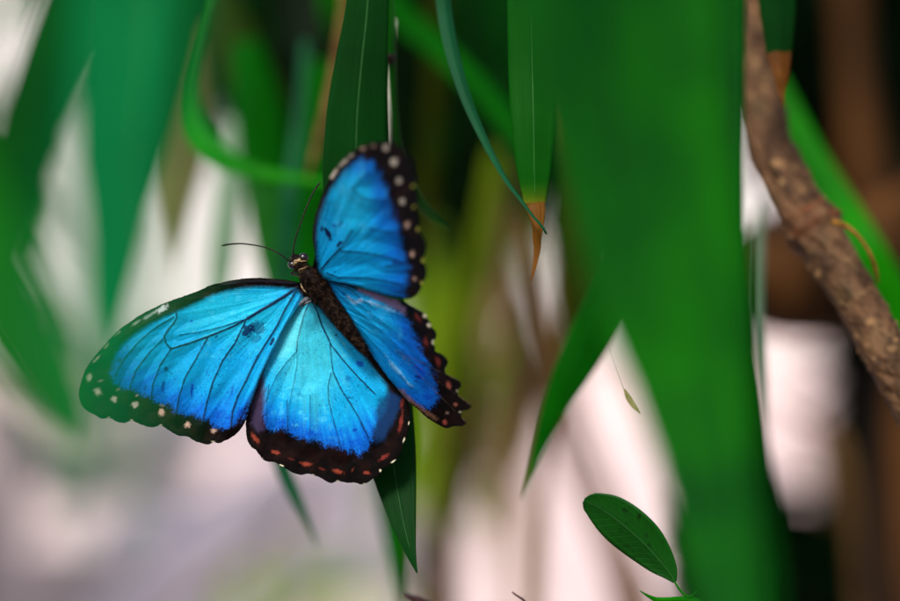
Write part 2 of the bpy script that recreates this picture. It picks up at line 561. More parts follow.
def make_pattern(bluepoly, deep, mid, light, rootp, lightc, margin, veins, spots, patches, soft=3.2, amp=5, seed=0,
                 rowband=None, dustamp=1.0, strips=()):
    def f(x, y, O):
        n1 = fbm(x * .09, y * .09, seed + 1); n2 = vnoise(x * .85, y * .85, seed + 2); n3 = vnoise(x * .4, y * .4, seed + 3)
        dx, dy = x - rootp[0], y - rootp[1]
        ang = np.arctan2(dy, dx); rr = np.hypot(dx, dy)
        st = fbm(ang * 34, rr * .018, seed + 5, 4)
        st2 = fbm(ang * 90, rr * .05, seed + 8, 3)
        rim = poly_dist(x, y, O[::3], closed=True)
        # ground colour of the dark margin
        c = np.tile(DARK, (len(x), 1))
        c = mixc(c, DBROWN, np.clip((n1 - .35) * 2.4, 0, 1) * sstep(1, 5, rim) * .9)
        sd = poly_dist(x, y, bluepoly, closed=True) * np.where(inside(x, y, bluepoly), 1, -1)
        dm = poly_dist(x, y, margin)
        near = 1 - sstep(6, 22, dm)
        n4 = hash2(np.floor(x * 1.35), np.floor(y * 1.35), seed + 4)
        e = sd + ((n1 - .5) * amp + (st - .5) * amp * 1.6) * (.2 + .8 * near) + (n2 - .5) * 5 * (.25 + .75 * near) + (n4 - .5) * 2.4 * near
        m = sstep(-soft, soft, e)
        b = np.tile(np.asarray(deep, float), (len(x), 1))
        b = mixc(b, mid, sstep(2, 42, dm + (st - .5) * 26))
        ld = np.hypot((x - lightc[0]) / lightc[2], (y - lightc[1]) / lightc[3])
        b = mixc(b, light, (1 - sstep(.25, 1.15, ld + (st - .5) * .7 + (n1 - .5) * .3)))
        b = b * (0.74 + .30 * st + .22 * st2)[:, None]
        b = b * (0.90 + .20 * fbm(x * .3, y * .3, seed + 12, 3))[:, None]
        # rubbed, paler scales
        b = mixc(b, np.minimum(np.asarray(light) * 1.15 + .03, 1), np.clip((fbm(x * .16, y * .16, seed + 15) - .60) * 3.2, 0, .5) * (1 - sstep(.6, 1.6, ld)))
        # dark dust of missing scales
        dust = sstep(.74, .84, n2) * sstep(.54, .70, fbm(x * .05, y * .05, seed + 20)) * dustamp * .7
        dust = np.maximum(dust, sstep(0, .25, (1 - sstep(0, 24, dm)) * .62 - n4 * .9) * .7)
        b = mixc(b, np.array([.002, .03, .16]), dust * .75)
        c = mixc(c, b, m)
        for L, w, s_ in veins:
            d = poly_dist(x, y, L) + (n3 - .5) * .5
            c = mixc(c, np.array([.003, .014, .045]), (1 - sstep(w * .25, w * 1.05, d)) * s_ * np.clip(.25 + m, 0, 1))
        for (cx, cy, rx, ry, a, kc, s_) in patches:
            ca, sa = math.cos(a), math.sin(a)
            X = ((x - cx) * ca + (y - cy) * sa) / rx; Y = (-(x - cx) * sa + (y - cy) * ca) / ry
            r = np.hypot(X, Y)
            k = (1 - sstep(.15, 1.25, r + (n3 - .5) * .5))
            sp = sstep(-.02, .22, k * (.55 + .6 * s_) - .12 - .75 * (.55 * n4 + .45 * n2))
            c = mixc(c, kc, np.clip(sp * s_, 0, 1))
        for poly, kc, sf, s_ in strips:
            d = poly_dist(x, y, poly, closed=True) * np.where(inside(x, y, poly), 1, -1) + (n1 - .5) * 4 + (n2 - .5) * 2.5
            c = mixc(c, kc, sstep(-sf, sf, d) * s_)
        for (cx, cy, rx, ry, a, kc, s_) in spots:
            ca, sa = math.cos(a), math.sin(a)
            X = ((x - cx) * ca + (y - cy) * sa) / rx; Y = (-(x - cx) * sa + (y - cy) * ca) / ry
            r = np.hypot(X, Y) + (n2 - .5) * .5 + (n3 - .5) * .5
            c = mixc(c, kc, (1 - sstep(.35, 1.3, r)) * s_)
        return np.clip(c, 0.0005, 1)
    return f


WHITE = (.50, .455, .38); PINKW = (.46, .31, .24); ORANGE = (.20, .034, .019); RED = (.14, .020, .015); FRINGE = (.70, .64, .46); YEL = (.42, .40, .06)
BLOT = (.002, .008, .06)

# ---- left forewing
LFW = [(301, 283), (285, 279.7), (260, 278), (243, 278.7), (227, 281.3), (210, 285.5), (203, 289), (187, 295), (170, 301), (160, 305), (140, 315),
       (130, 322.3), (120, 329), (110, 339), (100, 350), (90, 361.7), (85, 370), (80.8, 381.7), (78.7, 391.7), (80, 401.7), (84, 408), (90, 412.2),
       (95, 414.5), (101.5, 418.3), (109, 417.6), (116, 421), (123.3, 422.8), (131.7, 420.7), (141.7, 424.6), (151.7, 427.2), (160.5, 425.3), (168.5, 430.3),
       (178, 435.8), (186.5, 436.4), (195, 441.2), (206.5, 444.5), (213, 442.2), (218, 443.4), (224, 441), (231, 437.5), (238.5, 431.7), (244, 423.3),
       (247, 416), (250, 407), (262, 373.5), (275.5, 347), (288, 323), (302, 304), (311, 295), (312, 286)]
V_LFW = [([(298, 287), (285, 296), (272, 304), (260, 311), (248, 318.3)], 2.6, 1),
         ([(248, 318.3), (236, 325), (227, 329), (208, 336.7), (187, 344), (171.5, 348.8)], 1.5, 1),
         ([(250, 318), (240, 321), (232, 323.5), (215, 328.5), (200, 332), (180, 335)], .9, .75),
         ([(171, 349), (166, 343), (164.5, 336), (169, 329), (174, 323), (177, 317), (176, 311)], 1.4, .95),
         ([(171, 349), (165, 358), (160, 366), (153, 384), (151, 400)], 1.25, .9),
         ([(208, 337), (196, 359), (185, 378), (179, 397), (176, 415)], 1.25, .9),
         ([(246, 320), (235, 343), (223, 360), (213, 382), (207, 402), (202, 425)], 1.35, .95),
         ([(297, 289), (285, 310), (277, 326), (265, 345), (257, 358), (246, 381), (238, 396), (232.5, 412), (231, 428)], 1.7, .9),
         ([(304, 291), (297, 303), (285, 325), (272, 350), (259, 378), (249, 405)], 1.1, .7),
         ([(165, 337), (150, 352), (137, 369), (131, 384), (129, 398)], 1.2, .85),
         ([(174, 317), (160, 325), (150, 332), (138, 343), (125, 358), (115, 376)], 1.2, .85),
         ([(176, 311), (163, 315), (153, 319), (135, 329), (120, 339), (105, 358)], 1.1, .8),
         ([(299, 284), (285, 283), (262, 281.5), (240, 282.5), (222, 285.5)], 1.0, .9)]
BL_LFW = [(296, 290), (283, 288.5), (260, 287.5), (243, 288.5), (226, 291.5), (212, 296), (200, 301.5), (188, 307), (177, 312), (163, 318), (150, 324.5), (135, 334),
          (122, 345), (114, 358), (112, 371), (117, 383), (131, 390), (148, 396), (160, 401.5), (172, 407), (182, 412), (198, 417), (212, 424), (225, 428), (235, 425),
          (243, 415), (249, 402), (262, 372), (276, 345), (289, 321), (302, 298)]
MG_LFW = [(108, 360), (113, 374), (128, 391), (150, 398), (172, 410), (200, 421), (225, 430), (245, 420)]
SP_LFW = [(89, 377.5, 2.6, 4.6, .35, WHITE, 1), (97.3, 391.8, 4.0, 3.8, -.3, WHITE, 1), (114, 399, 3.4, 3.6, -.2, WHITE, 1), (135, 405, 3.4, 3.8, .2, WHITE, 1),
          (161.5, 412.6, 3.3, 3.4, 0, PINKW, 1), (187.5, 425, 3.0, 3.0, 0, PINKW, .9), (213.3, 430.8, 3.0, 2.6, 0, PINKW, .8),
          (100, 381, 3.2, 1.2, -.3, WHITE, .35), (118, 389.5, 2.5, 1.4, -.6, WHITE, .3), (137, 395.5, 2.5, 1.3, -.3, WHITE, .35), (162, 405.5, 3.2, 1.3, .2, WHITE, .2),
          (96, 359.5, 5.0, 1.4, -.8, WHITE, .7), (106.5, 346, 4.5, 1.3, -.85, WHITE, .7), (118, 333.5, 4.0, 1.2, -.7, WHITE, .45),
          (162, 309, 7.5, 3.0, -.55, (.50, .56, .56), .9), (149, 316, 8, 2.0, -.55, (.30, .42, .38), .6), (136, 323, 6, 1.6, -.6, (.4, .5, .42), .5),
          (131.7, 420.2, 1.8, .8, 0, FRINGE, .5), (160.5, 425, 1.8, .7, 0, FRINGE, .5), (213, 441.5, 2, .8, 0, FRINGE, .5), (109, 417, 1.5, .7, 0, FRINGE, .4)]
PT_LFW = [(248, 330.5, 9.5, 7.5, -.5, BLOT, .9), (257, 327, 12, 10, 0, BLOT, .62), (255, 338, 11, 9, 0, BLOT, .5), (272, 342, 2.6, 6.5, .45, BLOT, .95), (191, 321, 3.5, 3, 0, (.003, .05, .3), .8),
          (166, 369, 2.8, 3.4, 0, BLOT, .8), (163, 387, 2.4, 8, .15, (.002, .03, .25), .9), (192, 390, 2.2, 10, .1, (.002, .03, .3), .9), (222, 415, 14, 7, 0, (.002, .03, .3), .45),
          (240, 413, 7, 7, 0, (.003, .04, .4), .45), (145, 388, 3, 6, .2, (.002, .03, .2), .7), (216, 337, 3, 1.6, -.5, BLOT, .7), (222, 350, 2, 1.2, 0, BLOT, .6), (120, 361, 5, 5, 0, BLOT, .6),
          (232, 391, 1.8, 9, .3, (.003, .04, .3), .6), (207, 372, 2, 7, .2, (.003, .05, .3), .5)]

# ---- left hindwing
LHW = [(300, 297), (289, 308), (278, 325), (266, 346), (256, 370), (250, 388), (246.5, 404), (245.8, 420), (246, 432), (247.5, 440), (251.5, 447), (256, 450), (259, 454.5), (263, 459.3),
       (268, 461.5), (275, 462.3), (283, 467.3), (291.7, 472), (300, 474.8), (308, 473.8), (316.7, 476.2), (322, 479), (330, 483), (338, 481.3), (346.7, 483), (355, 483), (361.5, 484.8), (368, 482.5), (373, 478.5),
       (378, 476.5), (381.5, 470.5), (387, 467), (394.5, 461.5), (398, 456.5), (401, 453.5), (403.4, 443), (406, 438), (408.5, 430), (409.2, 423), (410.5, 417), (409.7, 408), (407, 401), (401.7, 395.5),
       (393, 384), (380, 366), (369, 350), (350, 330), (329, 304), (319, 293), (309, 291)]
V_LHW = [([(309, 303), (305, 312), (301, 326), (297.5, 340), (296.7, 351)], 1.1, .85),
         ([(296.7, 351), (287, 362), (277, 375), (270, 390), (266, 402)], .9, .6), ([(297, 350), (297, 366), (293, 385), (289, 405), (287.5, 428)], .8, .5),
         ([(312, 301), (317.5, 312), (322, 326), (328, 338), (331, 345)], 1.4, .9),
         ([(331, 345), (343, 360), (350, 368), (358, 377), (367, 386), (375, 394)], 1.25, .9),
         ([(330, 344), (331.5, 360), (333, 372), (341, 389), (350, 403), (358, 416), (364, 429), (369, 438)], 1.15, .85),
         ([(331, 373), (328, 386), (328.5, 400), (334, 422), (339, 440), (342, 452)], .9, .7),
         ([(310, 395), (310, 422), (309, 445)], .9, .55), ([(287, 400), (287.5, 430)], 1.0, .6), ([(269, 385), (267, 400), (266.5, 420)], .9, .6)]
BL_LHW = [(306, 300), (295, 307), (282, 326), (271, 347), (264, 368), (262.5, 385), (263, 400), (263.5, 414), (266, 427), (276, 429), (287, 428.5), (292, 436), (305, 439), (314, 442), (323, 446), (336, 445), (347, 450.5),
          (357, 454), (364, 453), (369, 448), (373, 436), (378, 424), (386, 410), (389, 396), (386, 385), (376, 373), (363, 356), (346.5, 338), (330, 321), (318, 308)]
MG_LHW = [(262, 425), (287, 431), (305, 442), (325, 449), (347, 454), (362, 457), (374, 440)]
SP_LHW = [(255, 438, 2.4, 6.0, -.65, ORANGE, 1), (275.5, 452.3, 5.0, 2.2, .35, ORANGE, 1), (306.7, 464, 6.4, 2.2, .1, ORANGE, 1), (337.5, 471.3, 6.0, 2.3, .25, ORANGE, 1), (366.7, 472.8, 4.0, 2.0, .1, ORANGE, .9),
          (384, 457.3, 6.2, 2.1, -.6, RED, 1), (401, 421.7, 2.1, 11, .17, RED, 1), (402, 403, 2, 6, .2, RED, .7), (352.5, 470, 1.2, 2.6, .5, ORANGE, .5), (322, 469, 4, 1.2, .3, RED, .5), (291, 459, 4, 1.2, .3, RED, .4),
          (281.5, 465.6, 2.2, 1, .3, FRINGE, 1), (409, 423, 1.0, 2.0, 0, FRINGE, 1), (404, 440.5, 1.0, 2.4, .2, FRINGE, 1), (394, 461.2, 3.2, .9, -.5, FRINGE, 1), (380.7, 471, 1.6, 1.6, 0, FRINGE, .9),
          (365, 484, 1.8, .9, 0, FRINGE, .9), (313, 475, 2, .7, 0, FRINGE, .5), (338, 481, 2, .7, 0, FRINGE, .4), (262, 458.5, 1.2, .8, 0, FRINGE, .4)]
PT_LHW = [(360, 364, 6, 4, .5, (.003, .05, .4), .8), (336, 335, 2.5, 2, 0, BLOT, .7), (348, 379, 9, 5, .5, (.002, .05, .3), .5), (355, 430, 5, 2.2, -.4, (.002, .03, .3), .8), (355, 443, 10, 6, 0, (.002, .04, .4), .45),
          (340, 433, 9, 10, .2, (.002, .06, .5), .4), (310, 434, 12, 5, 0, (.002, .05, .4), .6), (282, 422, 10, 5, 0, (.002, .05, .4), .45), (350, 398, 3, 2, 0, BLOT, .6), (352, 349, 3, 2, .5, BLOT, .5), (300, 395, 5, 3, .5, (.01, .2, .4), .6)]
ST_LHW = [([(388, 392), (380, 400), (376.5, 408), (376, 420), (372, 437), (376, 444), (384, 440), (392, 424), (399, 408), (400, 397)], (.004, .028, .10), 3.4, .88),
          ([(262, 373), (266, 390), (265, 404), (262, 418), (266, 430), (258, 432), (251, 424), (251, 408)], (.05, .035, .085), 3, .7),
          ([(300, 349), (322, 338), (332, 352), (330, 366), (322, 372), (310, 360)], (.02, .32, .42), 5, .5),
          ([(303, 311), (300, 326), (297, 345), (285, 357), (279, 356), (289, 333)], (.14, .62, .66), 6, .5)]

# ---- right forewing (seen foreshortened)
RFW = [(313, 268), (315, 255), (312.6, 240), (313, 228), (315, 217), (318, 207), (321.5, 197), (325.5, 187), (330, 176.5), (335, 169), (341, 162), (346.5, 156.5), (353, 151.3), (361, 147), (371, 143.2),
       (383, 142), (392, 143), (399, 146), (404, 149), (406.5, 154), (411, 159), (413.5, 165), (413.8, 170), (416.5, 177), (416.8, 181), (413.6, 186), (416.8, 191), (418, 198), (417, 203), (414.2, 207), (417, 213), (418.6, 220),
       (418.6, 227.5), (421.5, 234), (425.5, 240), (426, 248), (424.5, 256), (423.6, 260), (426, 265), (427, 272), (425.4, 279), (422.8, 284), (420.5, 290), (416.5, 295), (411, 298), (403, 298.5), (393, 297), (383, 295), (371, 291),
       (360, 287.2), (350, 285), (341, 283), (331, 281.5), (320, 281)]
V_RFW = [([(321.5, 269), (330, 259), (340, 248.5)], 1.6, .95), ([(340, 249), (346, 240), (352, 230)], 1.8, .6), ([(341, 251), (353, 251.5), (367, 253), (384, 256), (401, 262)], 1.3, .8),
         ([(327, 273), (338, 277.5), (350, 277.5), (367, 278), (384, 280.5), (401, 284.5)], 1.3, .75), ([(352, 188), (358, 193), (363, 198), (374, 200), (386, 200)], 1.8, .5),
         ([(386, 266), (397, 265), (403, 263)], 1.8, .5), ([(370, 228), (384, 231), (395, 232)], 1.6, .5), ([(352, 188), (360, 180), (368, 172)], 1.4, .4), ([(316, 262), (316, 240), (318, 222), (326, 200)], 1.0, .5),
         ([(334, 283), (345, 283), (360, 285.5)], 1.0, .5)]
BL_RFW = [(320, 268), (318.5, 255), (317.5, 240), (318, 227), (321, 214), (326, 201), (331, 190), (338, 180), (346, 170), (354, 163), (364, 160.5), (374, 164), (380, 174), (385, 190), (389.5, 205), (394, 218), (399, 233), (403, 249), (405.5, 265),
          (406.5, 280), (404, 295), (393, 294.5), (383, 292.5), (371, 289), (360, 285.5), (350, 283.5), (335, 280.5), (324, 276)]
MG_RFW = [(366, 158), (378, 166), (386, 188), (392, 207), (402, 236), (407, 255), (409, 280), (405, 296)]
SP_RFW = [(386, 148, 3.4, 3.2, 0, WHITE, .9), (394, 161.7, 3.8, 4.0, .3, WHITE, .95), (399, 181, 3.0, 3.6, 0, WHITE, .85), (402.5, 201.3, 3.0, 3.7, 0, WHITE, .85), (407, 225, 3.0, 3.7, 0, PINKW, .95), (412.5, 254, 2.5, 3.7, 0, PINKW, .95), (414, 279, 2.3, 3, -.3, PINKW, .5),
          (362.5, 148.5, 3.4, 2.3, -.3, PINKW, .65), (373, 146, 2.8, 2.0, 0, PINKW, .4), (333.5, 174, 2.6, 5.5, .55, WHITE, 1), (343, 163, 2.0, 7, .8, WHITE, .8), (351, 155.5, 3.4, 1.8, -.6, WHITE, .6),
          (413, 186, 1.6, 2.0, 0, YEL, .8), (413.4, 207, 1.6, 2.1, 0, YEL, .8), (418, 229, 1.7, 2.7, 0, YEL, .8), (423, 260, 1.6, 3, 0, YEL, .8), (422, 283.5, 1.8, 2, 0, YEL, .8)]
PT_RFW = [(328, 234, 3.2, 9.5, -.35, BLOT, 1), (322, 228, 3, 5, 0, BLOT, .8), (339, 244.5, 5, 2.6, -.9, BLOT, 1), (334, 226, 3.5, 4, 0, (.003, .04, .3), .6), (341, 224, 2, 5, .6, (.003, .04, .25), .6), (335, 272, 2, 1.4, 0, BLOT, .6),
          (398, 246, 6, 3, .2, (.003, .03, .2), .7), (396, 262, 6, 4, 0, (.003, .03, .2), .6), (396, 216, 5, 8, 0, (.01, .015, .1), .5)]

# ---- right hindwing
RHW = [(320, 279), (334, 280), (345, 282.5), (358, 288), (367, 290.5), (376, 293.5), (388, 298), (396, 299.5), (404, 302), (411, 306), (418, 309.5), (423.5, 313), (426.5, 316), (427.6, 319.5), (430.5, 323), (431.8, 327.5), (435.2, 331), (436.2, 335.5), (435, 339.5), (433, 342.5),
       (434.4, 347), (436, 352), (440.5, 353.5), (445, 357), (447.8, 361.5), (447, 366), (445.2, 369.5), (446, 373.5), (449.5, 375.8), (455, 377), (459.5, 380.5), (461.4, 385.5), (459, 389), (457.8, 392), (459, 396), (465, 398.5), (469.5, 402.5), (470.8, 406.5), (468, 409.8), (463.5, 410.5),
       (461.8, 414), (462.6, 418), (466.3, 420.5), (466, 423.8), (462, 426), (456.5, 425.8), (452, 427), (447, 428), (440, 425.3), (428, 418), (419, 410), (410, 402.5), (400, 391.5), (389, 378.5), (375, 360), (365, 345), (355, 330), (344, 314), (331, 298), (322, 289)]
V_RHW = [([(328, 283), (342, 286), (353, 291), (362, 300), (372, 306)], 1.0, .6), ([(330, 286), (352, 306), (380, 330), (404, 352), (426, 376)], .9, .35), ([(331, 288), (350, 316), (372, 342), (392, 364), (408, 384)], .9, .35), ([(336, 287), (370, 312), (400, 336), (424, 362)], .8, .3)]
BL_RHW = [(328, 283), (343, 286.5), (357, 291), (368, 295), (380, 300), (392, 305), (402, 311.5), (407, 320), (412, 331), (417, 342), (422, 353), (428, 364), (433, 378), (437, 390), (438.5, 399), (434, 406), (426, 407.5), (417, 404), (408, 398), (399, 388.5), (388, 375.5), (375, 357.5),
          (365.5, 342.5), (356, 328), (346, 311.5), (335, 293)]
MG_RHW = [(402, 309), (410, 326), (422, 352), (432, 374), (440, 396), (432, 410), (415, 406)]
SP_RHW = [(417.5, 317, 2.2, 5.5, -.5, RED, .8), (426, 341.7, 2.6, 5, -.3, RED, .9), (438, 361.7, 2.6, 5.5, -.3, RED, .8), (448.5, 385, 2.4, 4.4, -.4, (.28, .07, .05), 1), (455, 404.5, 2.2, 2.4, .6, (.28, .09, .06), .9), (445, 421.7, 2.6, 2.8, 0, (.25, .05, .035), 1), (447, 413, 2, 1.6, 0, PINKW, .35),
          (424.7, 316, 2.1, 2.2, 0, FRINGE, 1), (429, 325.5, 2.1, 2.2, 0, FRINGE, 1), (433.3, 342.5, 1.6, 2.8, 0, FRINGE, .9), (446, 369, 1.1, 1.8, 0, FRINGE, .5), (460, 412, 1.6, 1, 0, FRINGE, .5), (457, 391, 1.2, 1.4, 0, FRINGE, .4)]
PT_RHW = [(418, 377, 5, 2.2, .3, BLOT, .9), (416, 381, 2, 1.5, 0, BLOT, .7), (345, 294.5, 8, 2.4, .5, (.003, .06, .3), .6), (428, 398, 8, 5, .5, (.002, .05, .45), .7), (420, 372, 8, 12, -.4, (.002, .05, .5), .6), (405, 330, 6, 12, -.5, (.003, .06, .4), .5), (411, 388, 2, 2, 0, BLOT, .5)]
ST_RHW = [([(357, 288.5), (376, 294), (396, 300.5), (406, 308), (407, 315), (399, 312), (386, 304), (372, 297)], (.17, .115, .22), 2.2, .85), ([(398, 390), (410, 402), (423, 412.5), (436, 421), (438, 418.5), (426, 410), (413, 400), (402, 389)], (.20, .10, .06), 1.8, .6),
          ([(365, 300.5), (377, 303.8), (390, 308.5), (400, 313.3), (390, 310.5), (377, 305.6)], (.26, .55, .85), 1.2, .8), ([(384, 352), (393, 364), (403, 375), (413, 386), (411, 387), (401, 377), (391, 366)], (.2, .5, .75), 1.0, .55),
          ([(347, 296), (353, 301), (361, 299), (363, 301.5), (354, 303.5)], (.3, .55, .8), .9, .6)]

DEEP, MID, LIGHT = (.002, .11, .55), (.003, .27, .56), (.008, .35, .54)
bf = thing('butterfly', 'vivid blue morpho butterfly with dark spotted margins resting on a hanging leaf', 'butterfly', at(330, 300, .625))
wing('forewing', bf, LFW, (205, 350), d_left, make_pattern(BL_LFW, DEEP, MID, (.007, .34, .53), (301, 286), (235, 310, 75, 45), MG_LFW, V_LFW, SP_LFW, PT_LFW, seed=1), V_LFW, -.0002, mat=M['wing'])
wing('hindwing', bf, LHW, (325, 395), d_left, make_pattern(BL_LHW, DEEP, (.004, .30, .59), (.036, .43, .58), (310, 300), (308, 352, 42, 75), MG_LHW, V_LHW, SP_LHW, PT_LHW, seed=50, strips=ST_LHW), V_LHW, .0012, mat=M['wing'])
wing('forewing', bf, RFW, (365, 225), d_right, make_pattern(BL_RFW, (.002, .13, .56), (.003, .29, .63), (.005, .36, .65), (320, 274), (352, 205, 28, 40), MG_RFW, V_RFW, SP_RFW, PT_RFW, seed=90, soft=4, dustamp=.3), V_RFW, -.0006, mat=M['wing'])
wing('hindwing', bf, RHW, (395, 350), d_right, make_pattern(BL_RHW, (.002, .11, .56), (.003, .23, .60), (.005, .29, .62), (329, 284), (370, 312, 40, 40), MG_RHW, V_RHW, SP_RHW, PT_RHW, seed=140, strips=ST_RHW), V_RHW, .0010, mat=M['wing'])

# ---- body: one loft from head to tail
prof = [(292.5, 254.5, .3), (293.6, 256, 3.2), (296, 259.2, 6.2), (299, 263.3, 7.4), (301.8, 267, 6.0), (303.4, 269.2, 5.6), (305.6, 272, 8.0), (309, 276.5, 10.6), (313.5, 282.5, 11.8), (318, 288.5, 11.4), (322, 294, 9.8), (324.8, 297.8, 8.6), (328, 302, 8.4), (334, 310.5, 8.8),
        (340, 318.5, 8.4), (346, 326.5, 7.5), (352, 334.5, 6.5), (358, 342.3, 5.3), (363, 348.7, 4.2), (367.5, 354.5, 2.4), (369.5, 357, .4)]
C = catmull(prof, 190)
u = np.linspace(0, 1, 190)
axis = at(C[:, 0], C[:, 1], BD - .0005)
seg = 48
T_, N_, B_ = frame_along(axis)
a_ = np.linspace(0, 2 * np.pi, seg, endpoint=False)
arc = np.r_[0, np.cumsum(np.hypot(np.diff(C[:, 0]), np.diff(C[:, 1])))]
band = np.where(arc > 52, .35 * np.abs(np.sin((arc - 52) / 9.0 * np.pi)) ** .6, 0)
RR = np.maximum(C[:, 2], .3)[:, None] * (1 + .05 * band[:, None])
GX, GY = np.meshgrid(a_ * 3, arc, )
RR = RR * (1 + .10 * (fbm(GX * 1.3, GY * .22, 77) - .5) + .07 * (fbm(GX * 5, GY * .8, 78) - .5)) * K * BD
Vb = axis[:, None] + (np.cos(a_)[None, :, None] * B_[:, None] + .92 * np.sin(a_)[None, :, None] * N_[:, None]) * RR[..., None]
Fb = [(i * seg + j, i * seg + (j + 1) % seg, (i + 1) * seg + (j + 1) % seg, (i + 1) * seg + j) for i in range(189) for j in range(seg)]
Fb += [tuple(range(seg))[::-1], tuple(range(189 * seg, 190 * seg))]
nb_ = fbm(GX * 2.2, GY * .35, 79)
base = np.array([.0026, .0015, .0013])[None, None] * np.ones((190, seg, 1))
base = base + np.clip(nb_ - .42, 0, 1)[..., None] * np.array([.085, .045, .03]) * (.25 + .75 * (arc > 48))[:, None, None]
bandc = (np.abs(np.sin((arc - 52) / 9.0 * np.pi)) < .30) & (arc > 56)
base[bandc] *= .3
for (ax_, ay_, w_) in [(299.5, 259.6, 1.0), (303.3, 269.3, 1.0)]:          # pale collar lines behind the eyes and on the neck
    s0 = (ax_ - 292.5) * .6 + (ay_ - 254.5) * .8
    g = np.exp(-((arc - s0) / w_) ** 2)[:, None] * (fbm(GX * 2, GY * .5, 80) > .42)
    base = base * (1 - g[..., None]) + g[..., None] * np.array([.42, .30, .16])
body = mesh_obj('body', Vb.reshape(-1, 3), Fb, None, bf, col=base.reshape(-1, 3), mats=[wing_mat('body_scales', .05, .55)])
# fur: short tapered hairs lying back along the body
HV, HF, HU = [], [], []
r = np.random.default_rng(5)
for q in range(5200):
    i = int(r.integers(14, 185)); j = int(r.integers(0, seg))
    p0 = Vb[i, j]; nrm = (p0 - axis[i]); nrm = nrm / (np.linalg.norm(nrm) + 1e-9)
    thor = 1.0 if arc[i] < 56 else .55
    ln = (2.0 + 4.2 * r.random()) * thor * K * BD
    d = T_[i] * (1.0 + .3 * r.random()) + nrm * (.5 + .6 * r.random()) + .9 * (r.random(3) - .5)
    d /= np.linalg.norm(d)
    sd_ = np.cross(d, nrm); sd_ /= np.linalg.norm(sd_) + 1e-9
    w = .28 * K * BD
    b0 = len(HV)
    HV += [p0 - sd_ * w - nrm * w, p0 + sd_ * w - nrm * w, p0 + d * ln * .6 + sd_ * w * .6, p0 + d * ln, p0 + d * ln * .6 - sd_ * w * .6]
    HF.append((b0, b0 + 1, b0 + 2, b0 + 3, b0 + 4))
fur = mesh_obj('fur', np.array(HV), HF, M['fur'], bf, smooth=False)
fur['label'] = 'short dark brown fur on thorax and abdomen'


def ellipsoid(c, ax, rad, nu=24, nv=16):
    th = np.linspace(0, 2 * np.pi, nu, endpoint=False); phi = np.linspace(0, np.pi, nv)
    V = []
    for p in phi:
        for t in th:
            l = np.array([math.sin(p) * math.cos(t) * rad[0], math.sin(p) * math.sin(t) * rad[1], math.cos(p) * rad[2]])
            V.append(np.asarray(c) + ax @ l)
    F = [(i * nu + j, i * nu + (j + 1) % nu, (i + 1) * nu + (j + 1) % nu, (i + 1) * nu + j) for i in range(nv - 1) for j in range(nu)]
    return np.array(V), F, np.zeros((len(V), 2))


s1 = K * BD
for (ex, ey, er) in [(303.4, 257.6, 5.2), (292.6, 264.6, 4.8)]:
    V, F, U = ellipsoid(at(ex, ey, BD - .0009), ROT, np.array([er, er * .92, er]) * s1)
    mesh_obj('eye', V, F, M['blackeye'], bf)
# palps: the pale bristly pair in front of the face
for (x0, y0, x1, y1) in [(297, 258, 291.5, 253.5), (294.5, 261, 288.8, 257)]:
    V, F, U = px_tube([(x0, y0, BD - .001, 1.8), ((x0 + x1) / 2, (y0 + y1) / 2, BD - .0012, 1.6), (x1, y1, BD - .001, .5)], 16, 10, .25)
    mesh_obj('palp', V, F, M['chitin'], bf)
V, F, U = merge([px_tube([(293.2, 266.5, BD - .0018, .3), (294.2, 263.4, BD - .0022, .55), (294.8, 260.4, BD - .0022, .5), (300.5, 261.2, BD - .0024, .45), (306.5, 260.8, BD - .0020, .3)], 30, 8, .7),
                 px_tube([(298.5, 271.5, BD - .0014, .5), (299.8, 269.2, BD - .0022, .5), (303.0, 268.4, BD - .0024, .4), (307, 266.6, BD - .0018, .3)], 20, 8, .7, 3),
                 px_tube([(301.6, 280.5, BD - .0010, .4), (301.2, 285, BD - .0014, .6), (303.4, 289.5, BD - .0018, .55), (306.5, 292.8, BD - .0018, .3)], 20, 8, .8, 4)])
mesh_obj('pale_hair_line', V, F, M['palp'], bf)
# antennae with small clubs
V, F, U = px_tube([(292, 261, BD - .0012, .75), (288.2, 260.5, BD - .002, .75), (280, 254.2, BD - .003, .72), (265, 247.2, BD - .003, .7), (244.6, 243.8, BD - .002, .75), (232, 244, BD - .001, .85), (225, 245, BD - .001, .95), (221.5, 245.8, BD - .001, .5)], 80, 10)
mesh_obj('antenna', V, F, M['chitin'], bf)
V, F, U = px_tube([(297, 256, BD - .0012, .75), (293.2, 252.5, BD - .002, .75), (295.4, 239, BD - .003, .72), (302, 219.5, BD - .003, .7), (310, 199, BD - .002, .75), (316, 188, BD - .001, .85), (319, 184, BD - .001, .95), (320.5, 182, BD - .001, .5)], 80, 10)
mesh_obj('antenna', V, F, M['chitin'], bf)
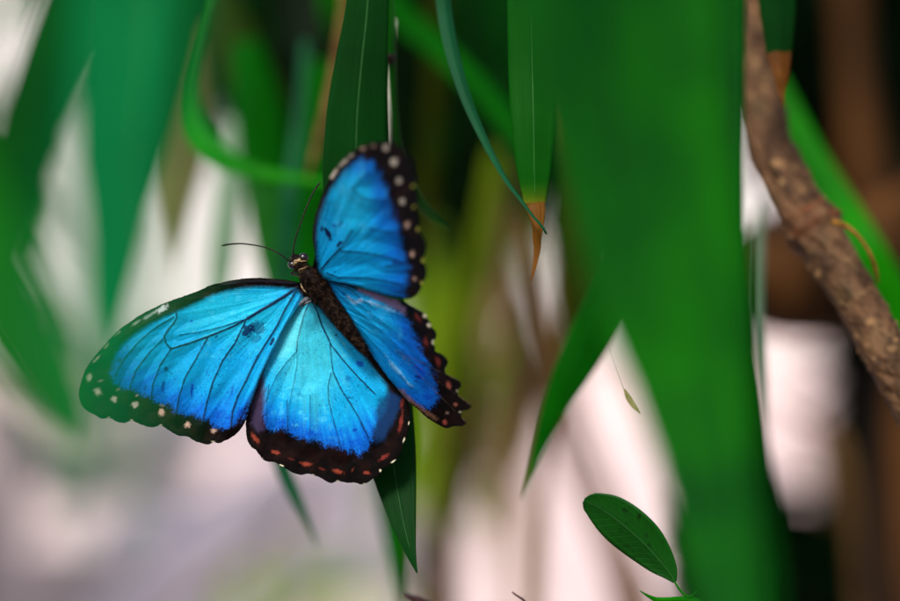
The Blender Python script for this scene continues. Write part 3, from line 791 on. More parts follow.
# thin legs folded under the thorax, feet on the leaf behind
for (hx, hy, kx, ky, fx, fy) in [(304, 277, 291, 273, 330, 262), (309, 286, 297, 296, 333, 300), (315, 294, 306, 304, 345, 325), (312, 274, 325, 262, 338, 256), (320, 284, 336, 280, 352, 290), (325, 292, 342, 300, 360, 330)]:
    V, F, U = px_tube([(hx, hy, BD + .001, 1.3), ((hx + kx) / 2, (hy + ky) / 2, BD + .0035, 1.2), (kx, ky, BD + .006, .9), ((kx + fx) / 2, (ky + fy) / 2, BD + .0105, .75), (fx, fy, BD + .0155, .55)], 30, 8)
    mesh_obj('leg', V, F, M['chitin'], bf)
V, F, U = merge([px_tube([(299, 306.5, BD + .0005, .6), (302, 302.5, BD - .0008, 2.0), (307, 299, BD - .001, 2.4), (311, 299.5, BD - .0008, .8)], 16, 10, .3),
                 px_tube([(302, 307, BD + .0005, .5), (306, 303.2, BD - .001, 1.4), (311.5, 300.8, BD - .001, .6)], 16, 10, .3, 3)])
mesh_obj('wing_root_tuft', V, F, noisy_mat('grey_tuft', (.02, .022, .026), (.16, .17, .19), scale=1500), bf)

# ------------------------------------------------------------------ in-focus and near plants
leaf('hanging_leaf', 'long dark green leaf hanging straight down behind the right wing of the butterfly',
     [(378, -150, .640, 13), (368, 0, .640, 21), (362, 60, .640, 26), (357, 120, .640, 31), (357, 185, .6405, 34), (367, 270, .641, 34), (378, 360, .641, 31), (391, 450, .638, 25), (401, 510, .632, 15), (410, 550, .627, 6), (417, 573, .624, .6)], 'dark', roll=.12, fold=.12, rib='ribdark', ribw=.7, wave=.09, n=140)
leaf('hanging_leaf', 'dark green leaf tapering down just below the hindwings, softly blurred beside the sharper leaf tip',
     [(372, 250, .80, 20), (380, 360, .80, 24), (386, 440, .80, 26), (392, 500, .80, 17), (396, 560, .80, 8), (399, 620, .80, 2)], 'mid', roll=-.3, fold=.15)
leaf('tipped_leaf', 'green leaf with a long dry brown tip hanging beside the big blurred leaf',
     [(529, -160, .640, 20), (531, -40, .637, 23), (532.5, 60, .634, 23.5), (533.6, 120, .631, 21.5), (534.2, 165, .630, 17.5), (534.8, 190, .630, 13.2), (535, 206, .630, 10.2)], 'green_tip', roll=0.12, fold=.22, rib='rib', ribw=.7, wave=.06, n=120,
     tip=[(534.6, 203, .630, 10.2), (536.4, 210, .6294, 9.2), (537.6, 219, .629, 7.2), (537.8, 228, .6286, 5.4), (537.2, 238, .629, 4.4), (537.4, 248, .6294, 3.5), (536, 258, .629, 2.6), (534.2, 268, .628, 1.9), (532.2, 276, .6275, 1.0), (531.2, 281.5, .6275, .2)], tipmat='dry')
leaf('ribbon_leaf', 'thin grey green ribbon leaf curving down to the dry orange leaf tip',
     [(437, -120, .66, 7), (444, -10, .655, 7.5), (452, 45, .65, 7), (466, 95, .645, 5.5), (485, 140, .64, 3.8), (505, 178, .632, 2.3), (521, 200, .627, 1.5), (532, 215, .6245, 1.1), (541, 225, .624, 1.0), (546.5, 234, .6245, .7)], 'paleteal', roll=.55, fold=.3, wave=.0)
leaf('oval_leaf', 'small smooth oval leaf held slantwise on a thin stalk at the bottom right', [(675, 582, .622, 2.2), (669, 572, .622, 9), (659, 560, .622, 15.5), (643, 542.5, .622, 21.5), (626, 527.5, .622, 22.5), (609, 514, .622, 19.5), (596, 506, .622, 14), (588, 502.5, .622, 9), (583.8, 500.5, .622, 2.5)],
     'oval', roll=.3, fold=.2, rib='ribdark', ribw=.5, n=90, cup=.16, wave=.06)
ol = [o for o in COL.objects if o.name == 'oval_leaf'][0]
V, F, U = px_tube([(674, 580.5, .622, .9), (679, 589, .622, 1.1), (686, 596, .622, 1.4), (697, 600, .623, 1.8), (712, 612, .625, 2.2), (726, 650, .63, 2.6), (735, 760, .63, 3)], 40, 10)
mesh_obj('stalk', V, F, M['bright'], ol, uv=U)
V, F, uv, P, Z = blade_geo([(700, 602, .622, 2), (684, 600, .622, 3.2), (668, 600.5, .622, 3.0), (657, 600, .622, 2.6), (650, 597, .6215, 1.6), (644, 593.5, .621, .8), (639.5, 590.5, .6205, .2)], .2, .3, n=40)
b = mesh_obj('young_leaf', V, F, M['bright'], ol, uv=uv); solid(b, .0003)
b['label'] = 'bright green unfolding young leaf'
V, F, U = px_tube([(686, 597, .622, .9), (692, 595.5, .6215, .8), (696.5, 591, .621, .3)], 12, 8)
mesh_obj('bud', V, F, M['bright'], ol, uv=U)
leaf('pointed_leaf', 'plain green pointed leaf slanting down left of the big blurred leaf',
     [(700, 130, .72, 12), (654, 220, .715, 20), (618, 288, .71, 23), (594, 332, .705, 22.5), (573, 371, .70, 18.5), (554, 410, .70, 12), (540, 446, .70, 6.5), (530, 475, .698, 2.6), (523, 498, .696, .4)], 'pointed', roll=.25, fold=.12, wave=.02)
t = thing('dry_stalk', 'hair thin stalk with a tiny pale dry bract beside the big blurred leaf', 'stalk', at(580, 230, .615))
V, F, U = px_tube([(560, 60, .585, .12), (578, 230, .60, .12), (590, 290, .605, .12), (606, 340, .61, .12), (622, 385, .615, .2), (627, 396, .615, .7)], 50, 6)
mesh_obj('stem', V, F, M['stalk'], t, uv=U)
V, F, uv, P, Z = blade_geo([(624, 389, .615, .6), (628, 397, .615, 2.6), (633, 405, .615, 2.4), (637, 410, .615, 1.4), (640, 414, .615, .2)], .2, .3, n=24)
b = mesh_obj('bract', V, F, M['drypale'], t, uv=uv); solid(b, .0002)

# stalk behind the right wing, with a dark node, curling out to the right
t = thing('hanging_stalk', 'thin green stalk with a dark node curling out from behind the right forewing', 'stalk', at(389, -60, .662))
V, F, U = px_tube([(388, -150, .665, 4), (389, -40, .665, 4), (390, 20, .665, 4), (391, 56, .665, 4.8), (391.5, 66, .665, 4.2), (393, 100, .666, 3.6), (397, 140, .668, 3.6), (405, 172, .672, 4), (417, 198, .678, 4.6), (432, 216, .684, 4), (449, 229, .688, 1)], 90, 12)
mesh_obj('stem', V, F, M['stalk'], t, uv=U)
V, F, U = ellipsoid(at(390.5, 59, .6625), ROT, np.array([4.8, 5.6, 4.2]) * K * .66)
V = V + (rng.random(V.shape) - .5) * .0004
mesh_obj('node', V, F, M['node'], t)
tag(mesh_obj('bright_gap_strip', *px_tube([(392, 20, .70, 3), (386.5, 90, .70, 3.2), (384.5, 150, .70, 3.6), (385, 230, .70, 3.5)], 24, 10)[:2], M['palegap'], None), 'pale strip added for the bright background gap above the right forewing', 'strip')  # added pale tube stands for bright background seen between leaf and stalk

# twig tips at the lower edge
tag(mesh_obj('twig', *px_tube([(403, 594, .66, .6), (409, 598, .66, 3.2), (420, 603, .66, 4.5), (445, 620, .66, 5), (470, 700, .66, 6)], 30, 10, .15)[:2], M['twig']), 'thick dark red twig end poking up at the bottom edge below the leaf tip', 'twig')
tag(mesh_obj('twig', *px_tube([(512, 592, .635, .7), (517, 596, .635, 1.0), (525, 602, .635, 1.2), (545, 630, .635, 1.6), (560, 700, .635, 2)], 30, 8, .15)[:2], M['twig']), 'hair thin dark twig end at the bottom edge in front of the pink path', 'twig')

# ------------------------------------------------------------------ woody branch at the right
pts = [(722, -190, .735, 20), (734, -90, .73, 21), (744, 0, .725, 21), (752, 60, .72, 22), (760, 105, .71, 23), (770, 146, .70, 23), (790, 187, .69, 23), (806, 217, .684, 25.5), (813, 229, .682, 26), (828, 252, .678, 23), (858, 301, .67, 21.5), (881, 343, .662, 22.5), (912, 396, .656, 24), (960, 480, .65, 25), (1030, 600, .65, 26)]
n_, sg = 420, 72
C = catmull(pts, n_)
ax_ = at(C[:, 0], C[:, 1], C[:, 2])
a_ = np.linspace(0, 2 * np.pi, sg, endpoint=False)
arc = np.r_[0, np.cumsum(np.hypot(np.diff(C[:, 0]), np.diff(C[:, 1])))]
GA, GS = np.meshgrid(a_ / (2 * np.pi) * 144, arc)                     # both in px
cx_, cy_ = np.cos(a_) * 23, np.sin(a_) * 23
rough_ = (fbm(cx_[None] * .12 + 50, GS * .05 + cy_[None] * .12, 201) - .5) * .22 + (fbm(cx_[None] * .35 + 9, GS * .22 + cy_[None] * .35, 202) - .5) * .13
lent = np.zeros_like(GS)
rl = np.random.default_rng(21)
for q in range(420):
    a0, s0 = rl.random() * 144, rl.random() * arc[-1]
    if vnoise(np.array([a0 * .04]), np.array([s0 * .03]), 33)[0] < .42: continue
    w = .9 + 3.4 * rl.random() ** 2.2
    da = np.abs(GA - a0); da = np.minimum(da, 144 - da)
    lent = np.maximum(lent, np.exp(-((da / (w * 1.1)) ** 2 + ((GS - s0) / w) ** 2) ** 1.5) * (.4 + .6 * rl.random()))
s_node = arc[np.argmin(np.hypot(C[:, 0] - 811, C[:, 1] - 226))]
ringw = sum(h * np.exp(-((GS - s_node - o_ - 2.2 * np.sin(GA / 144 * 12.56 + o_)) / w_) ** 2) for o_, w_, h in [(-8, 3, .07), (5, 4, .12), (0, 15, .05)])
R = (C[:, 3][:, None] * (1 + rough_ * 1.7 + .13 * lent + ringw)) * K * C[:, 2][:, None]
V, F, U = tube_geo(ax_, R, sg)
barkc = np.array([.074, .038, .018])[None, None] * (.0 + 2.0 * fbm(GA * .10, GS * .06, 210))[..., None]
barkc = barkc + (np.clip(fbm(GA * .05, GS * .035, 214) - .5, 0, 1) * .5)[..., None] * np.array([.15, .125, .05])
barkc = barkc * (1 - .55 * sstep(.58, .7, fbm(GA * .3, GS * .2, 217)))[..., None]
barkc = barkc * (1 - (lent * .75)[..., None]) + (lent * .75)[..., None] * np.array([.30, .17, .075])
nodem = np.clip(ringw * 6, 0, 1) * np.clip((fbm(GA * .11, GS * .16, 219) - .33) * 3, 0, 1)
barkc = barkc * (1 - nodem[..., None]) + nodem[..., None] * np.array([.12, .036, .013])
br = thing('tree_branch', 'knobbly brown woody branch running diagonally down the right side', 'branch', ax_[0])
bark = mesh_obj('bark', V, F, None, br, uv=U, col=barkc.reshape(-1, 3), mats=[wing_mat('branch_bark', .12, .7)])
V, F, U = merge([px_tube([(833, 222, .668, 3.5), (846, 226, .664, 2.6), (858, 236, .662, 2.0), (868, 250, .662, 1.9), (875, 267, .664, 2.3), (878, 283, .667, 1.2)], 40, 10, .2)])
sc_ = mesh_obj('stipule_scar', V, F, M['tendril'], br)
sc_['label'] = 'yellowish curled dry stipule at the node'
leaf('tipped_leaf', 'dark leaf with a short orange brown tip in front of the woody branch',
     [(774, -170, .665, 16), (777, -60, .665, 20), (779, 0, .665, 19), (780, 30, .665, 15.8), (780, 54, .665, 13.2)], 'dark', roll=.25, fold=.25, wave=.06, n=120,
     tip=[(779.6, 51, .665, 13.2), (780.6, 62, .6645, 11), (781.8, 76, .664, 7.4), (781.2, 90, .664, 4.2), (782.6, 100, .6635, 2), (783.5, 108, .6635, .4)], tipmat='dry')
leaf('slanting_leaf', 'bright green leaf slanting down to the right just behind the woody branch', [(740, 20, .82, 12), (775, 95, .81, 17), (803, 155, .80, 20), (832, 205, .79, 22), (862, 252, .78, 22), (895, 305, .78, 19), (935, 370, .78, 12), (970, 440, .78, 2)], 'bright', roll=-.3, fold=.12)

# ------------------------------------------------------------------ blurred leaves close to the lens
leaf('broad_leaf', 'huge blurred green leaf filling the right centre from top to bottom',
     [(606, -190, .445, 122), (614, -60, .442, 115), (627, 40, .44, 105), (645, 150, .438, 90), (664, 250, .436, 82), (674, 300, .435, 77), (688, 370, .434, 62), (706, 470, .43, 46), (722, 570, .425, 36), (738, 660, .42, 26), (750, 760, .42, 8)], 'green_fg', roll=.15, fold=.06, wave=.03, n=80, cup=.05)
leaf('broad_leaf', 'blurred green leaf with a straight edge between the huge leaf and the branch',
     [(688, -180, .57, 50), (697, -40, .568, 47), (702, 80, .565, 42), (705, 180, .56, 38), (710, 290, .56, 36), (725, 400, .56, 36), (737, 500, .56, 34), (747, 590, .555, 30), (757, 700, .555, 14), (762, 780, .555, 3)], 'green_side', roll=-.2, fold=.08, wave=.05, n=80)
leaf('broad_leaf', 'very blurred blue green leaf across the top centre nearest the lens',
     [(545, -190, .27, 80), (566, -60, .27, 66), (590, 40, .27, 46), (612, 130, .27, 22), (625, 190, .27, 2)], 'green_side', roll=.3, fold=.08)
leaf('broad_leaf', 'wide blurred blue green leaf hanging at the top left over the wing tip',
     [(128, -220, .38, 62), (126, -80, .375, 60), (121, 40, .37, 58), (110, 130, .36, 52), (107, 220, .35, 42), (104, 300, .345, 38), (102, 370, .32, 34), (102, 430, .305, 27), (103, 490, .295, 15), (105, 550, .29, 1)], 'teal_fg', roll=-.2, fold=.15, wave=.04, rib='rib', ribw=1.3)
leaf('broad_leaf', 'darker green blurred leaf overlapping the right edge of the wide blue green leaf', [(206, -200, .46, 20), (196, -80, .46, 24), (184, 20, .455, 24), (168, 110, .45, 18), (152, 190, .445, 9), (142, 245, .44, 1)], 'green_side', roll=.3, fold=.2, wave=.05)
leaf('broad_leaf', 'deep green blurred leaf reaching in from the left edge beside the wing tip',
     [(-100, 40, .40, 30), (-52, 160, .39, 40), (-20, 250, .375, 44), (12, 325, .365, 42), (38, 390, .36, 28), (60, 442, .355, 11), (70, 472, .35, 1)], 'green_fg', roll=.2, fold=.15)
leaf('broad_leaf', 'faint green veil of a leaf almost touching the lens over the left wing tip',
     [(150, -160, .215, 20), (140, 0, .215, 30), (126, 150, .21, 36), (112, 270, .205, 38), (100, 370, .20, 32), (94, 450, .20, 18), (92, 530, .20, 1)], 'teal_fg', roll=.1, fold=.1)
leaf('broad_leaf', 'faint green veil of a leaf almost touching the lens at the top centre',
     [(538, -200, .21, 60), (553, -60, .21, 54), (576, 60, .21, 42), (604, 160, .21, 22), (620, 250, .21, 8), (628, 300, .21, 1)], 'green_side', roll=.1, fold=.1)
leaf('narrow_leaf', 'pale green blurred leaf hanging in the bright gap above the left wing', [(232, 120, .95, 8), (228, 190, .95, 14), (222, 250, .95, 15), (214, 310, .95, 9), (208, 360, .95, 1)], 'paleblade', roll=.3, fold=.2)
leaf('narrow_leaf', 'narrow dark olive blurred leaf slanting down to the left in the top left corner',
     [(98, -140, .48, 20), (72, -20, .48, 24), (48, 60, .475, 27), (24, 140, .47, 29), (-2, 220, .46, 28), (-30, 300, .45, 16), (-50, 360, .45, 2)], 'dark_fg', roll=.3, fold=.15)
leaf('narrow_leaf', 'narrow pale green blurred leaf left of the butterfly below the wide blue green leaf',
     [(170, 20, .44, 5), (158, 110, .43, 12), (146, 190, .42, 14), (136, 260, .41, 12), (128, 320, .40, 5), (125, 350, .40, 1)], 'teal_fg', roll=-.3, fold=.15)

# ------------------------------------------------------------------ leaves and stems behind the butterfly
leaf('arching_leaf', 'bright green narrow leaf curving like a hook left of the antennae', [(236, -120, .83, 4), (212, -20, .82, 5.5), (194, 45, .81, 7.5), (188, 90, .80, 11), (196, 125, .79, 14), (216, 151, .78, 12), (244, 166, .77, 8), (276, 174, .765, 5.5), (306, 178.5, .76, 3.6), (328, 182, .755, 2.4), (350, 186, .755, .5)], 'bright', roll=.55, fold=.45, wave=.14, rib='rib', ribw=.9)
leaf('hanging_leaf', 'plain green blurred leaf hanging below the bright hooked leaf', [(244, 40, .90, 14), (258, 110, .90, 24), (268, 180, .90, 26), (274, 240, .89, 22), (279, 300, .88, 12), (282, 350, .88, 2)], 'mid', roll=.2, fold=.15)
leaf('hanging_leaf', 'olive brown blurred leaf lying diagonally inside the hooked leaf', [(195, -60, 1.0, 12), (222, 20, 1.0, 22), (252, 85, 1.0, 24), (280, 140, 1.0, 18), (302, 200, 1.0, 3)], 'olive', roll=.3, fold=.15)
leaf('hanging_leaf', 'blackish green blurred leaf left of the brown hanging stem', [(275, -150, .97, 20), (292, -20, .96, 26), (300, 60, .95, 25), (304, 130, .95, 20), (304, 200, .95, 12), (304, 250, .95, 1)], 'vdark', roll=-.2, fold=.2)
leaf('hanging_leaf', 'light green blurred leaf showing at the top left of the brown stem', [(318, -120, 1.15, 26), (314, -30, 1.15, 30), (309, 20, 1.15, 22), (304, 60, 1.15, 8), (301, 80, 1.15, 1)], 'bright', roll=.2, fold=.15)
leaf('hanging_leaf', 'grey green blurred leaf hanging behind the antennae', [(306, 40, .82, 4), (298, 130, .81, 6), (290, 190, .80, 8), (286, 240, .80, 9), (283, 290, .80, 7), (282, 330, .80, 1)], 'paleteal', roll=.2, fold=.2)
tag(mesh_obj('woody_stem', *px_tube([(352, -140, .80, 4.5), (346, -10, .79, 5), (339, 50, .78, 5.5), (330, 95, .77, 5), (318, 140, .765, 4), (311, 165, .76, 2.4), (307, 185, .76, .6)], 60, 10, .12)[:2], M['brownstem']), 'thin brown stem hanging left of the long dark leaf', 'stem')
leaf('hanging_leaf', 'mid green blurred leaf crossing diagonally behind the thin ribbon leaf', [(360, -70, .86, 10), (398, 8, .86, 13), (430, 38, .86, 14), (465, 70, .86, 14), (500, 106, .86, 13), (528, 150, .86, 8), (545, 200, .86, 1)], 'mid', roll=.3, fold=.15)
leaf('hanging_leaf', 'olive blurred strip of a leaf hanging right of the butterfly', [(446, -120, 1.05, 10), (438, 0, 1.05, 12), (430, 90, 1.05, 13), (425, 180, 1.05, 11), (422, 260, 1.05, 5), (421, 320, 1.05, 1)], 'olive', roll=.4, fold=.2)
leaf('hanging_leaf', 'narrow grey green blurred leaf below the left hindwing', [(262, 380, .73, 4), (271, 425, .73, 6.5), (281, 462, .73, 7.5), (293, 492, .73, 6.5), (305, 516, .73, 4), (318, 545, .73, .6)], 'paleteal', roll=.3, fold=.2)
leaf('hanging_leaf', 'dark green blurred leaf edge low down between huge leaf and pale gap', [(752, 230, .50, 2), (756, 300, .50, 5), (757, 380, .50, 7), (764, 460, .50, 8), (778, 540, .50, 8), (790, 640, .50, 4)], 'dark_fg', roll=.5, fold=.2)

# ------------------------------------------------------------------ stems, trunks and shrubs in the middle distance
def stem(name, label, cat, pts, mat, n=50, seg=14, lump=.12, group=None):
    V, F, U = px_tube(pts, n, seg, lump, seed=int(abs(pts[0][0])) + 3)
    return tag(mesh_obj(name, V, F, M[mat], uv=U), label, cat, group or {'woody_stem': 'thin woody stems behind the leaves', 'cane': 'upright canes'}.get(name))


stem('woody_stem', 'tan woody stem leaning down to the right behind the pointed leaf', 'stem', [(455, -60, 1.5, 9), (478, 120, 1.5, 11), (505, 250, 1.5, 13), (545, 370, 1.5, 13), (590, 480, 1.5, 13), (640, 610, 1.5, 14), (690, 760, 1.5, 15), (770, 1100, 1.5, 16)], 'brownstem')
stem('woody_stem', 'slim pale brown stem rising behind the oval leaf', 'stem', [(530, 150, 1.3, 6), (548, 290, 1.3, 7), (570, 400, 1.3, 8), (598, 500, 1.3, 8), (622, 600, 1.3, 9), (660, 800, 1.3, 10), (700, 1100, 1.3, 10)], 'brownstem')
stem('cane', 'yellowish tan upright cane right of the butterfly', 'cane', [(484, 120, 2.6, 14), (488, 250, 2.6, 15), (497, 360, 2.6, 17), (508, 470, 2.6, 17), (520, 620, 2.6, 13), (530, 900, 2.6, 12)], 'tanstem')
stem('cane', 'brown upright cane in shadow above the yellowish cane', 'cane', [(470, -150, 1.3, 5), (468, 40, 1.3, 5), (464, 150, 1.3, 6), (458, 260, 1.3, 5), (455, 420, 1.3, 5), (452, 800, 1.3, 9)], 'brownstem')

t = thing('tree', 'brown leaning tree trunk in shade at the right edge', 'tree', at(912, 1300, 1.35))
V, F, U = px_tube([(838, -320, 1.35, 15), (846, -60, 1.35, 16), (862, 120, 1.35, 20), (888, 300, 1.35, 30), (906, 450, 1.35, 26), (912, 620, 1.35, 28), (912, 1300, 1.35, 50)], 120, 40, .05)
mesh_obj('trunk', V, F, M['trunk'], t, uv=U)
t2 = thing('tree', 'dark slender trunk with a thick crooked limb stub, left of the brown trunk', 'tree', at(885, 1300, 1.05))
V, F, U = px_tube([(965, 60, 1.05, 20), (925, 200, 1.05, 24), (892, 300, 1.05, 19), (872, 380, 1.05, 15), (872, 480, 1.05, 14), (876, 580, 1.05, 15), (884, 700, 1.05, 17), (885, 1300, 1.05, 24)], 120, 30, .05)
mesh_obj('trunk', V, F, M['trunkdark'], t2, uv=U)
V, F, U = px_tube([(930, 200, 1.05, 30), (890, 236, 1.04, 44), (846, 268, 1.03, 58), (806, 276, 1.02, 60), (772, 274, 1.01, 56), (744, 270, 1.0, 44), (728, 266, 1.0, 24), (722, 264, 1.0, 2)], 70, 30, .12)
mesh_obj('limb', V, F, M['trunk'], t2, uv=U)


def crown_geo(blobs, n, ln, wd, hang=.6, seed=0):
    """loose leaves through the volume of some ellipsoids; blobs: px,py,d, rx px, ry px, rz metres"""
    r = np.random.default_rng(seed)
    V, F, U = [], [], []
    wts = np.array([b[3] * b[4] for b in blobs], float); wts /= wts.sum()
    for q in range(n):
        b = blobs[r.choice(len(blobs), p=wts)]
        while True:
            s = r.random(3) * 2 - 1
            if s @ s < 1: break
        d = b[2] + s[2] * b[5]
        p = at(b[0] + s[0] * b[3], b[1] + s[1] * b[4], d)
        dr = np.array([r.normal() * .6, r.normal() * .6, -hang * 1.4 + r.normal() * .5]); dr /= np.linalg.norm(dr)
        sd_ = np.cross(dr, r.normal(size=3)); sd_ /= np.linalg.norm(sd_)
        up = np.cross(sd_, dr)
        L_ = ln * (.6 + .8 * r.random()); w = wd * (.6 + .7 * r.random())
        o = len(V)
        V += [p, p + dr * L_ * .3 + sd_ * w, p + dr * L_ * .35 - up * w * .35, p + dr * L_ * .3 - sd_ * w, p + dr * L_ * .7 + sd_ * w * .7 - up * L_ * .04, p + dr * L_ * .72 - up * (L_ * .04 + w * .3), p + dr * L_ * .7 - sd_ * w * .7 - up * L_ * .04, p + dr * L_ - up * L_ * .12]
        F += [(o, o + 1, o + 2), (o, o + 2, o + 3), (o + 1, o + 4, o + 5, o + 2), (o + 2, o + 5, o + 6, o + 3), (o + 4, o + 7, o + 5), (o + 5, o + 7, o + 6)]
        U += [(.5, 0), (1, .3), (.5, .35), (0, .3), (.9, .7), (.5, .7), (.1, .7), (.5, 1)]
    return np.array(V), F, np.array(U)


def tree(label, trunk, blobs, n, ln, wd, leafmat, barkmat='trunkdark', hang=.6, seed=0, name='tree', cat='tree'):
    t = thing(name, label, cat, at(*trunk[-1][:3]), 'background trees' if cat == 'tree' else 'background shrubs')
    V, F, U = px_tube(trunk, 60, 16, .1, seed)
    mesh_obj('trunk' if cat == 'tree' else 'stem', V, F, M[barkmat], t, uv=U)
    V, F, U = crown_geo(blobs, n, ln, wd, hang, seed)
    mesh_obj('crown' if cat == 'tree' else 'foliage', V, F, M[leafmat], t, uv=U)
    return t


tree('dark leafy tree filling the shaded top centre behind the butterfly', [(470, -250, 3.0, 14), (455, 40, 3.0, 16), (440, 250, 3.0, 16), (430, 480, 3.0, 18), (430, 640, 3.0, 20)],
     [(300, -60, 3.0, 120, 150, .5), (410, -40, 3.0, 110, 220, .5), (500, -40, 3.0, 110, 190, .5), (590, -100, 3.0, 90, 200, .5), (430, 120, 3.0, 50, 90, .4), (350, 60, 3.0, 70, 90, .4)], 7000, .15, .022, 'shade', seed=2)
stem('woody_stem', 'blurred tan brown stem crossing the pale gap at the right', 'stem', [(770, 395, 1.2, 2.5), (800, 418, 1.2, 3), (835, 436, 1.2, 4), (848, 470, 1.2, 5), (856, 540, 1.2, 6), (862, 620, 1.2, 7), (870, 900, 1.2, 8)], 'brownstem')
stem('woody_stem', 'thick blurred dull brown stem rising in the pale gap beside the dark trunk', 'stem', [(806, 420, 2.2, 3), (822, 470, 2.2, 12), (836, 520, 2.2, 17), (848, 600, 2.2, 20), (860, 900, 2.2, 24)], 'brownstem')
stem('woody_stem', 'dark brown upright stem left of the pointed leaf', 'stem', [(582, -80, 1.0, 6), (580, 100, 1.0, 7), (577, 220, 1.0, 8), (570, 300, 1.0, 7), (556, 380, 1.0, 6), (545, 470, 1.0, 5), (538, 620, 1.0, 5), (534, 900, 1.0, 5)], 'brownstem')
stem('woody_stem', 'thin tan stem slanting under the pointed leaf towards the oval leaf', 'stem', [(520, 220, .95, 3), (545, 330, .95, 4), (578, 430, .95, 4.5), (612, 520, .95, 5), (650, 620, .95, 5), (720, 860, .95, 6)], 'brownstem')
stem('woody_stem', 'slanting brown stem low down left of the dark leaf tip', 'stem', [(330, 480, 1.6, 3), (260, 545, 1.6, 4), (190, 600, 1.6, 5), (100, 680, 1.6, 6), (0, 800, 1.6, 7)], 'brownstem')
leaf('hanging_leaf', 'olive green blurred leaf hanging against the left edge of the huge leaf', [(608, 20, .90, 12), (602, 120, .90, 24), (595, 210, .90, 30), (586, 280, .90, 26), (572, 345, .90, 12), (560, 400, .90, 1)], 'olive', roll=.3, fold=.2)
leaf('narrow_leaf', 'pale grey green blurred blade between the huge leaf and the crooked limb', [(760, 200, .80, 2), (757, 250, .80, 5), (754, 310, .80, 6), (757, 370, .80, 4), (762, 420, .80, 1)], 'paleblade', roll=.3, fold=.2)
leaf('hanging_leaf', 'dark green blurred leaf hanging between the two antennae and the right forewing', [(322, 60, .86, 10), (316, 130, .86, 19), (310, 200, .86, 22), (305, 260, .86, 20), (300, 320, .86, 10), (298, 360, .86, 1)], 'mid', roll=.2, fold=.2)
leaf('tan_leaf', 'large blurred tan dry leaf low down between the tan cane and the pointed leaf', [(528, 300, 1.4, 10), (524, 370, 1.4, 24), (514, 430, 1.4, 27), (500, 480, 1.4, 18), (490, 530, 1.4, 2)], 'tan', roll=.2, fold=.2)
stem('woody_stem', 'slim tan stem leaning left beside the dark leaf tip', 'stem', [(470, 200, 1.15, 3), (462, 330, 1.15, 4), (448, 450, 1.15, 4.5), (432, 560, 1.15, 5), (415, 700, 1.15, 6), (400, 900, 1.15, 6)], 'brownstem')
leaf('lime_leaf', 'blurred yellow green leaf hanging just right of the hindwing', [(500, 150, 1.05, 8), (482, 220, 1.05, 16), (464, 290, 1.05, 21), (448, 360, 1.05, 18), (436, 430, 1.05, 10), (430, 490, 1.05, 1)], 'olivelime', roll=.3, fold=.2)
leaf('hanging_leaf', 'olive brown blurred leaf hanging low between the dark leaf tip and the tan cane', [(470, 330, 1.2, 8), (468, 400, 1.2, 17), (462, 460, 1.2, 18), (452, 520, 1.2, 9), (446, 570, 1.2, 1)], 'olive', roll=.3, fold=.2)
leaf('tan_leaf', 'blurred tan dry leaf hanging right of the wide blue green leaf', [(178, 20, 1.05, 14), (176, 90, 1.05, 27), (171, 150, 1.05, 30), (167, 205, 1.05, 17), (165, 265, 1.05, 1)], 'tan', roll=.2, fold=.2)
leaf('tan_leaf', 'blurred tan dry leaf hanging behind the dry leaf tip', [(520, 120, 1.3, 8), (512, 190, 1.3, 17), (502, 250, 1.3, 18), (492, 320, 1.3, 12), (486, 380, 1.3, 1)], 'tan', roll=.2, fold=.2)
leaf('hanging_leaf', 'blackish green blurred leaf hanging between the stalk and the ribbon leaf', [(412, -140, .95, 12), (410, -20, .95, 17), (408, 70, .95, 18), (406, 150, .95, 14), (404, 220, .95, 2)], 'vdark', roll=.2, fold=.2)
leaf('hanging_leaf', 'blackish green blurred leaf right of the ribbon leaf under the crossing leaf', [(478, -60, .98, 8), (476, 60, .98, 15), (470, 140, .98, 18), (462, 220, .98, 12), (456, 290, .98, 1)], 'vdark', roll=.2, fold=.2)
tree('dark narrow leaved tree just behind the right forewing and the ribbon leaf', [(470, -250, 1.35, 8), (462, -60, 1.35, 8), (452, 200, 1.36, 5), (446, 500, 1.38, 5), (440, 900, 1.4, 6)],
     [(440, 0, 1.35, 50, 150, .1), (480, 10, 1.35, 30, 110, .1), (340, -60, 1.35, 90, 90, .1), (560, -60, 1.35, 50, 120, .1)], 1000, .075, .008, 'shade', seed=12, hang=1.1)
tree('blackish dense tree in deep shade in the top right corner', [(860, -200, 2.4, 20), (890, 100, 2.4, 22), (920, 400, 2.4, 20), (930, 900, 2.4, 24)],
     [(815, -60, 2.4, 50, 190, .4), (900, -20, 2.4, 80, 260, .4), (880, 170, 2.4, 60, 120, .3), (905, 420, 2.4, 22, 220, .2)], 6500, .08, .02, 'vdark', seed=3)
tree('blurred light olive shrub in sunlight right of the butterfly', [(452, 200, 2.4, 3), (450, 330, 2.4, 4), (448, 560, 2.4, 5), (446, 900, 2.4, 6)],
     [(444, 320, 2.4, 28, 90, .2), (470, 235, 2.4, 20, 40, .2), (434, 420, 2.4, 26, 50, .2)], 170, .09, .013, 'lime', 'brownstem', seed=4, name='shrub', cat='shrub')
tree('low pale green shrub on the path edge below the left hindwing', [(290, 480, 4.5, 3), (285, 560, 4.5, 4), (280, 640, 4.5, 5)],
     [(270, 560, 4.5, 60, 40, .25), (345, 560, 4.5, 40, 50, .2)], 15, .16, .02, 'lime', 'brownstem', seed=5, name='shrub', cat='shrub')
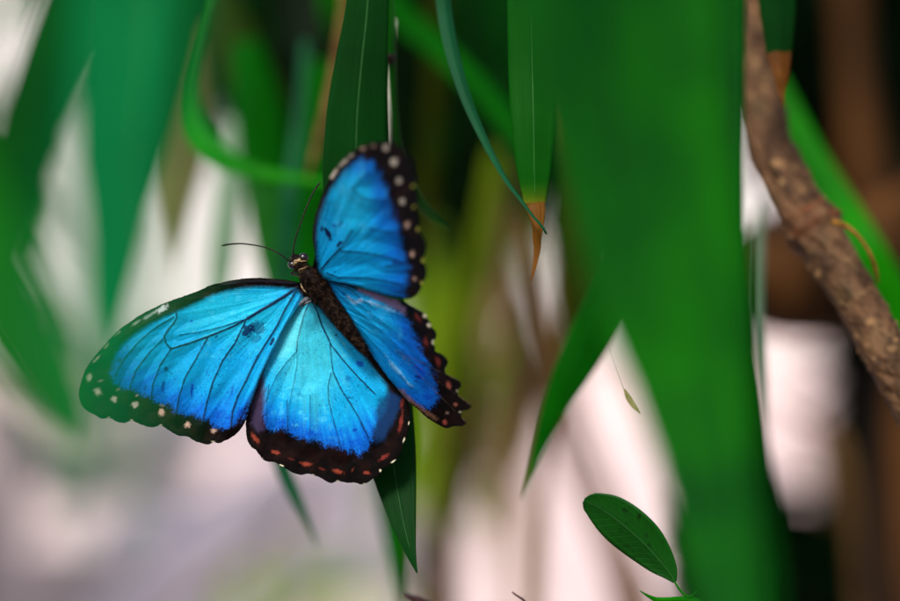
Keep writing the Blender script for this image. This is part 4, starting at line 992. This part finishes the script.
tree('dark low shrub in the bottom right corner under the trunks', [(810, 560, 2.0, 8), (815, 640, 2.0, 9), (815, 760, 2.0, 9)],
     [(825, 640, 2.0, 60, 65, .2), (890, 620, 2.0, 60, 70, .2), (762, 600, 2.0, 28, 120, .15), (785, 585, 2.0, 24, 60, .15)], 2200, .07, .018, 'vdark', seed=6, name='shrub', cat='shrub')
tree('green leafy tree beyond the left edge behind the blurred leaves', [(-60, -200, 3.2, 12), (-50, 200, 3.2, 13), (-40, 640, 3.2, 15)],
     [(-70, 120, 3.2, 40, 120, .3), (110, -140, 3.2, 60, 60, .3)], 130, .22, .025, 'mid', seed=7)

# ------------------------------------------------------------------ setting: ground, path, wall
gm = noisy_mat('soil', (.10, .075, .06), (.22, .17, .14), scale=3, rough=.9, bump=.5, dist=.01)
G = 60.0
struct(mesh_obj('ground', [(-G, -G, 0), (G, -G, 0), (G, G, 0), (-G, G, 0)], [(0, 1, 2, 3)], gm, smooth=False))
pm = noisy_mat('path_gravel', (.50, .38, .375), (.75, .60, .585), scale=1.6, rough=.85, bump=.3, dist=.006, detail=9)
xs = np.linspace(-4.5, 5.5, 60)
top = 8.6 + .12 * np.sin(xs * 1.1); bot = 1.2 + .25 * np.sin(xs * .8 + 1)
V = [(x, y, .004) for x, y in zip(xs, bot)] + [(x, y, .004) for x, y in zip(xs, top)]
F = [(i, i + 1, 60 + i + 1, 60 + i) for i in range(59)]
struct(mesh_obj('path', V, F, pm, smooth=False))
# grey-violet paving slabs laid at the left of the path
slab_dark = noisy_mat('slab_stone_dark', (.06, .048, .055), (.15, .12, .13), scale=4, rough=.85)
slab = noisy_mat('slab_stone', (.11, .10, .13), (.25, .23, .28), scale=4, rough=.8)


def box(x0, x1, y0, y1, z0, z1):
    V = np.array([(x, y, z) for z in (z0, z1) for y in (y0, y1) for x in (x0, x1)], float)
    F = [(0, 2, 3, 1), (4, 5, 7, 6), (0, 1, 5, 4), (1, 3, 7, 5), (3, 2, 6, 7), (2, 0, 4, 6)]
    return V, F, np.zeros((8, 2))


for k_, (x0, y0, r0) in enumerate([(-.98, 5.3, .30), (-.62, 5.9, .24), (-1.35, 6.0, .34), (-.95, 6.75, .28), (-1.25, 5.05, .2), (-.55, 5.1, .22), (-.25, 5.6, .2), (-1.75, 5.5, .3), (-.3, 6.5, .26), (-1.5, 7.3, .3), (-.7, 7.6, .3), (-1.1, 8.2, .28)]):
    q = 26
    ra = r0 * (1 + .25 * (fbm(np.cos(np.linspace(0, 6.283, q, endpoint=False)) * 1.5 + k_ * 7, np.sin(np.linspace(0, 6.283, q, endpoint=False)) * 1.5, 60) - .5) * 2)
    th = np.linspace(0, 2 * np.pi, q, endpoint=False)
    V = [(x0 + ra[i] * math.cos(th[i]) * sc, y0 + ra[i] * math.sin(th[i]) * 1.4 * sc, z) for z, sc in ((.003, 1.0), (.03, 1.0), (.04, .94)) for i in range(q)]
    F = [(l * q + i, l * q + (i + 1) % q, (l + 1) * q + (i + 1) % q, (l + 1) * q + i) for l in range(2) for i in range(q)] + [tuple(range(2 * q, 3 * q))]
    struct(mesh_obj('paving', V, F, slab if x0 > -.9 else slab_dark, smooth=False))
wt = thing('garden_wall', 'pale whitewashed garden wall far behind the plants', 'wall', (0, 9.0, 0))
wm = noisy_mat('whitewash', (.64, .62, .62), (.80, .79, .78), scale=1.2, rough=.9, bump=.3, dist=.01)
V, F, U = box(-9, 9, 9.0, 9.25, 0, 2.3)
mesh_obj('wall', V, F, wm, wt, smooth=False)
V, F, U = box(-9.05, 9.05, 8.95, 9.3, 2.303, 2.40)
mesh_obj('coping', V, F, noisy_mat('coping', (.5, .48, .46), (.66, .63, .6), scale=4), wt, smooth=False)
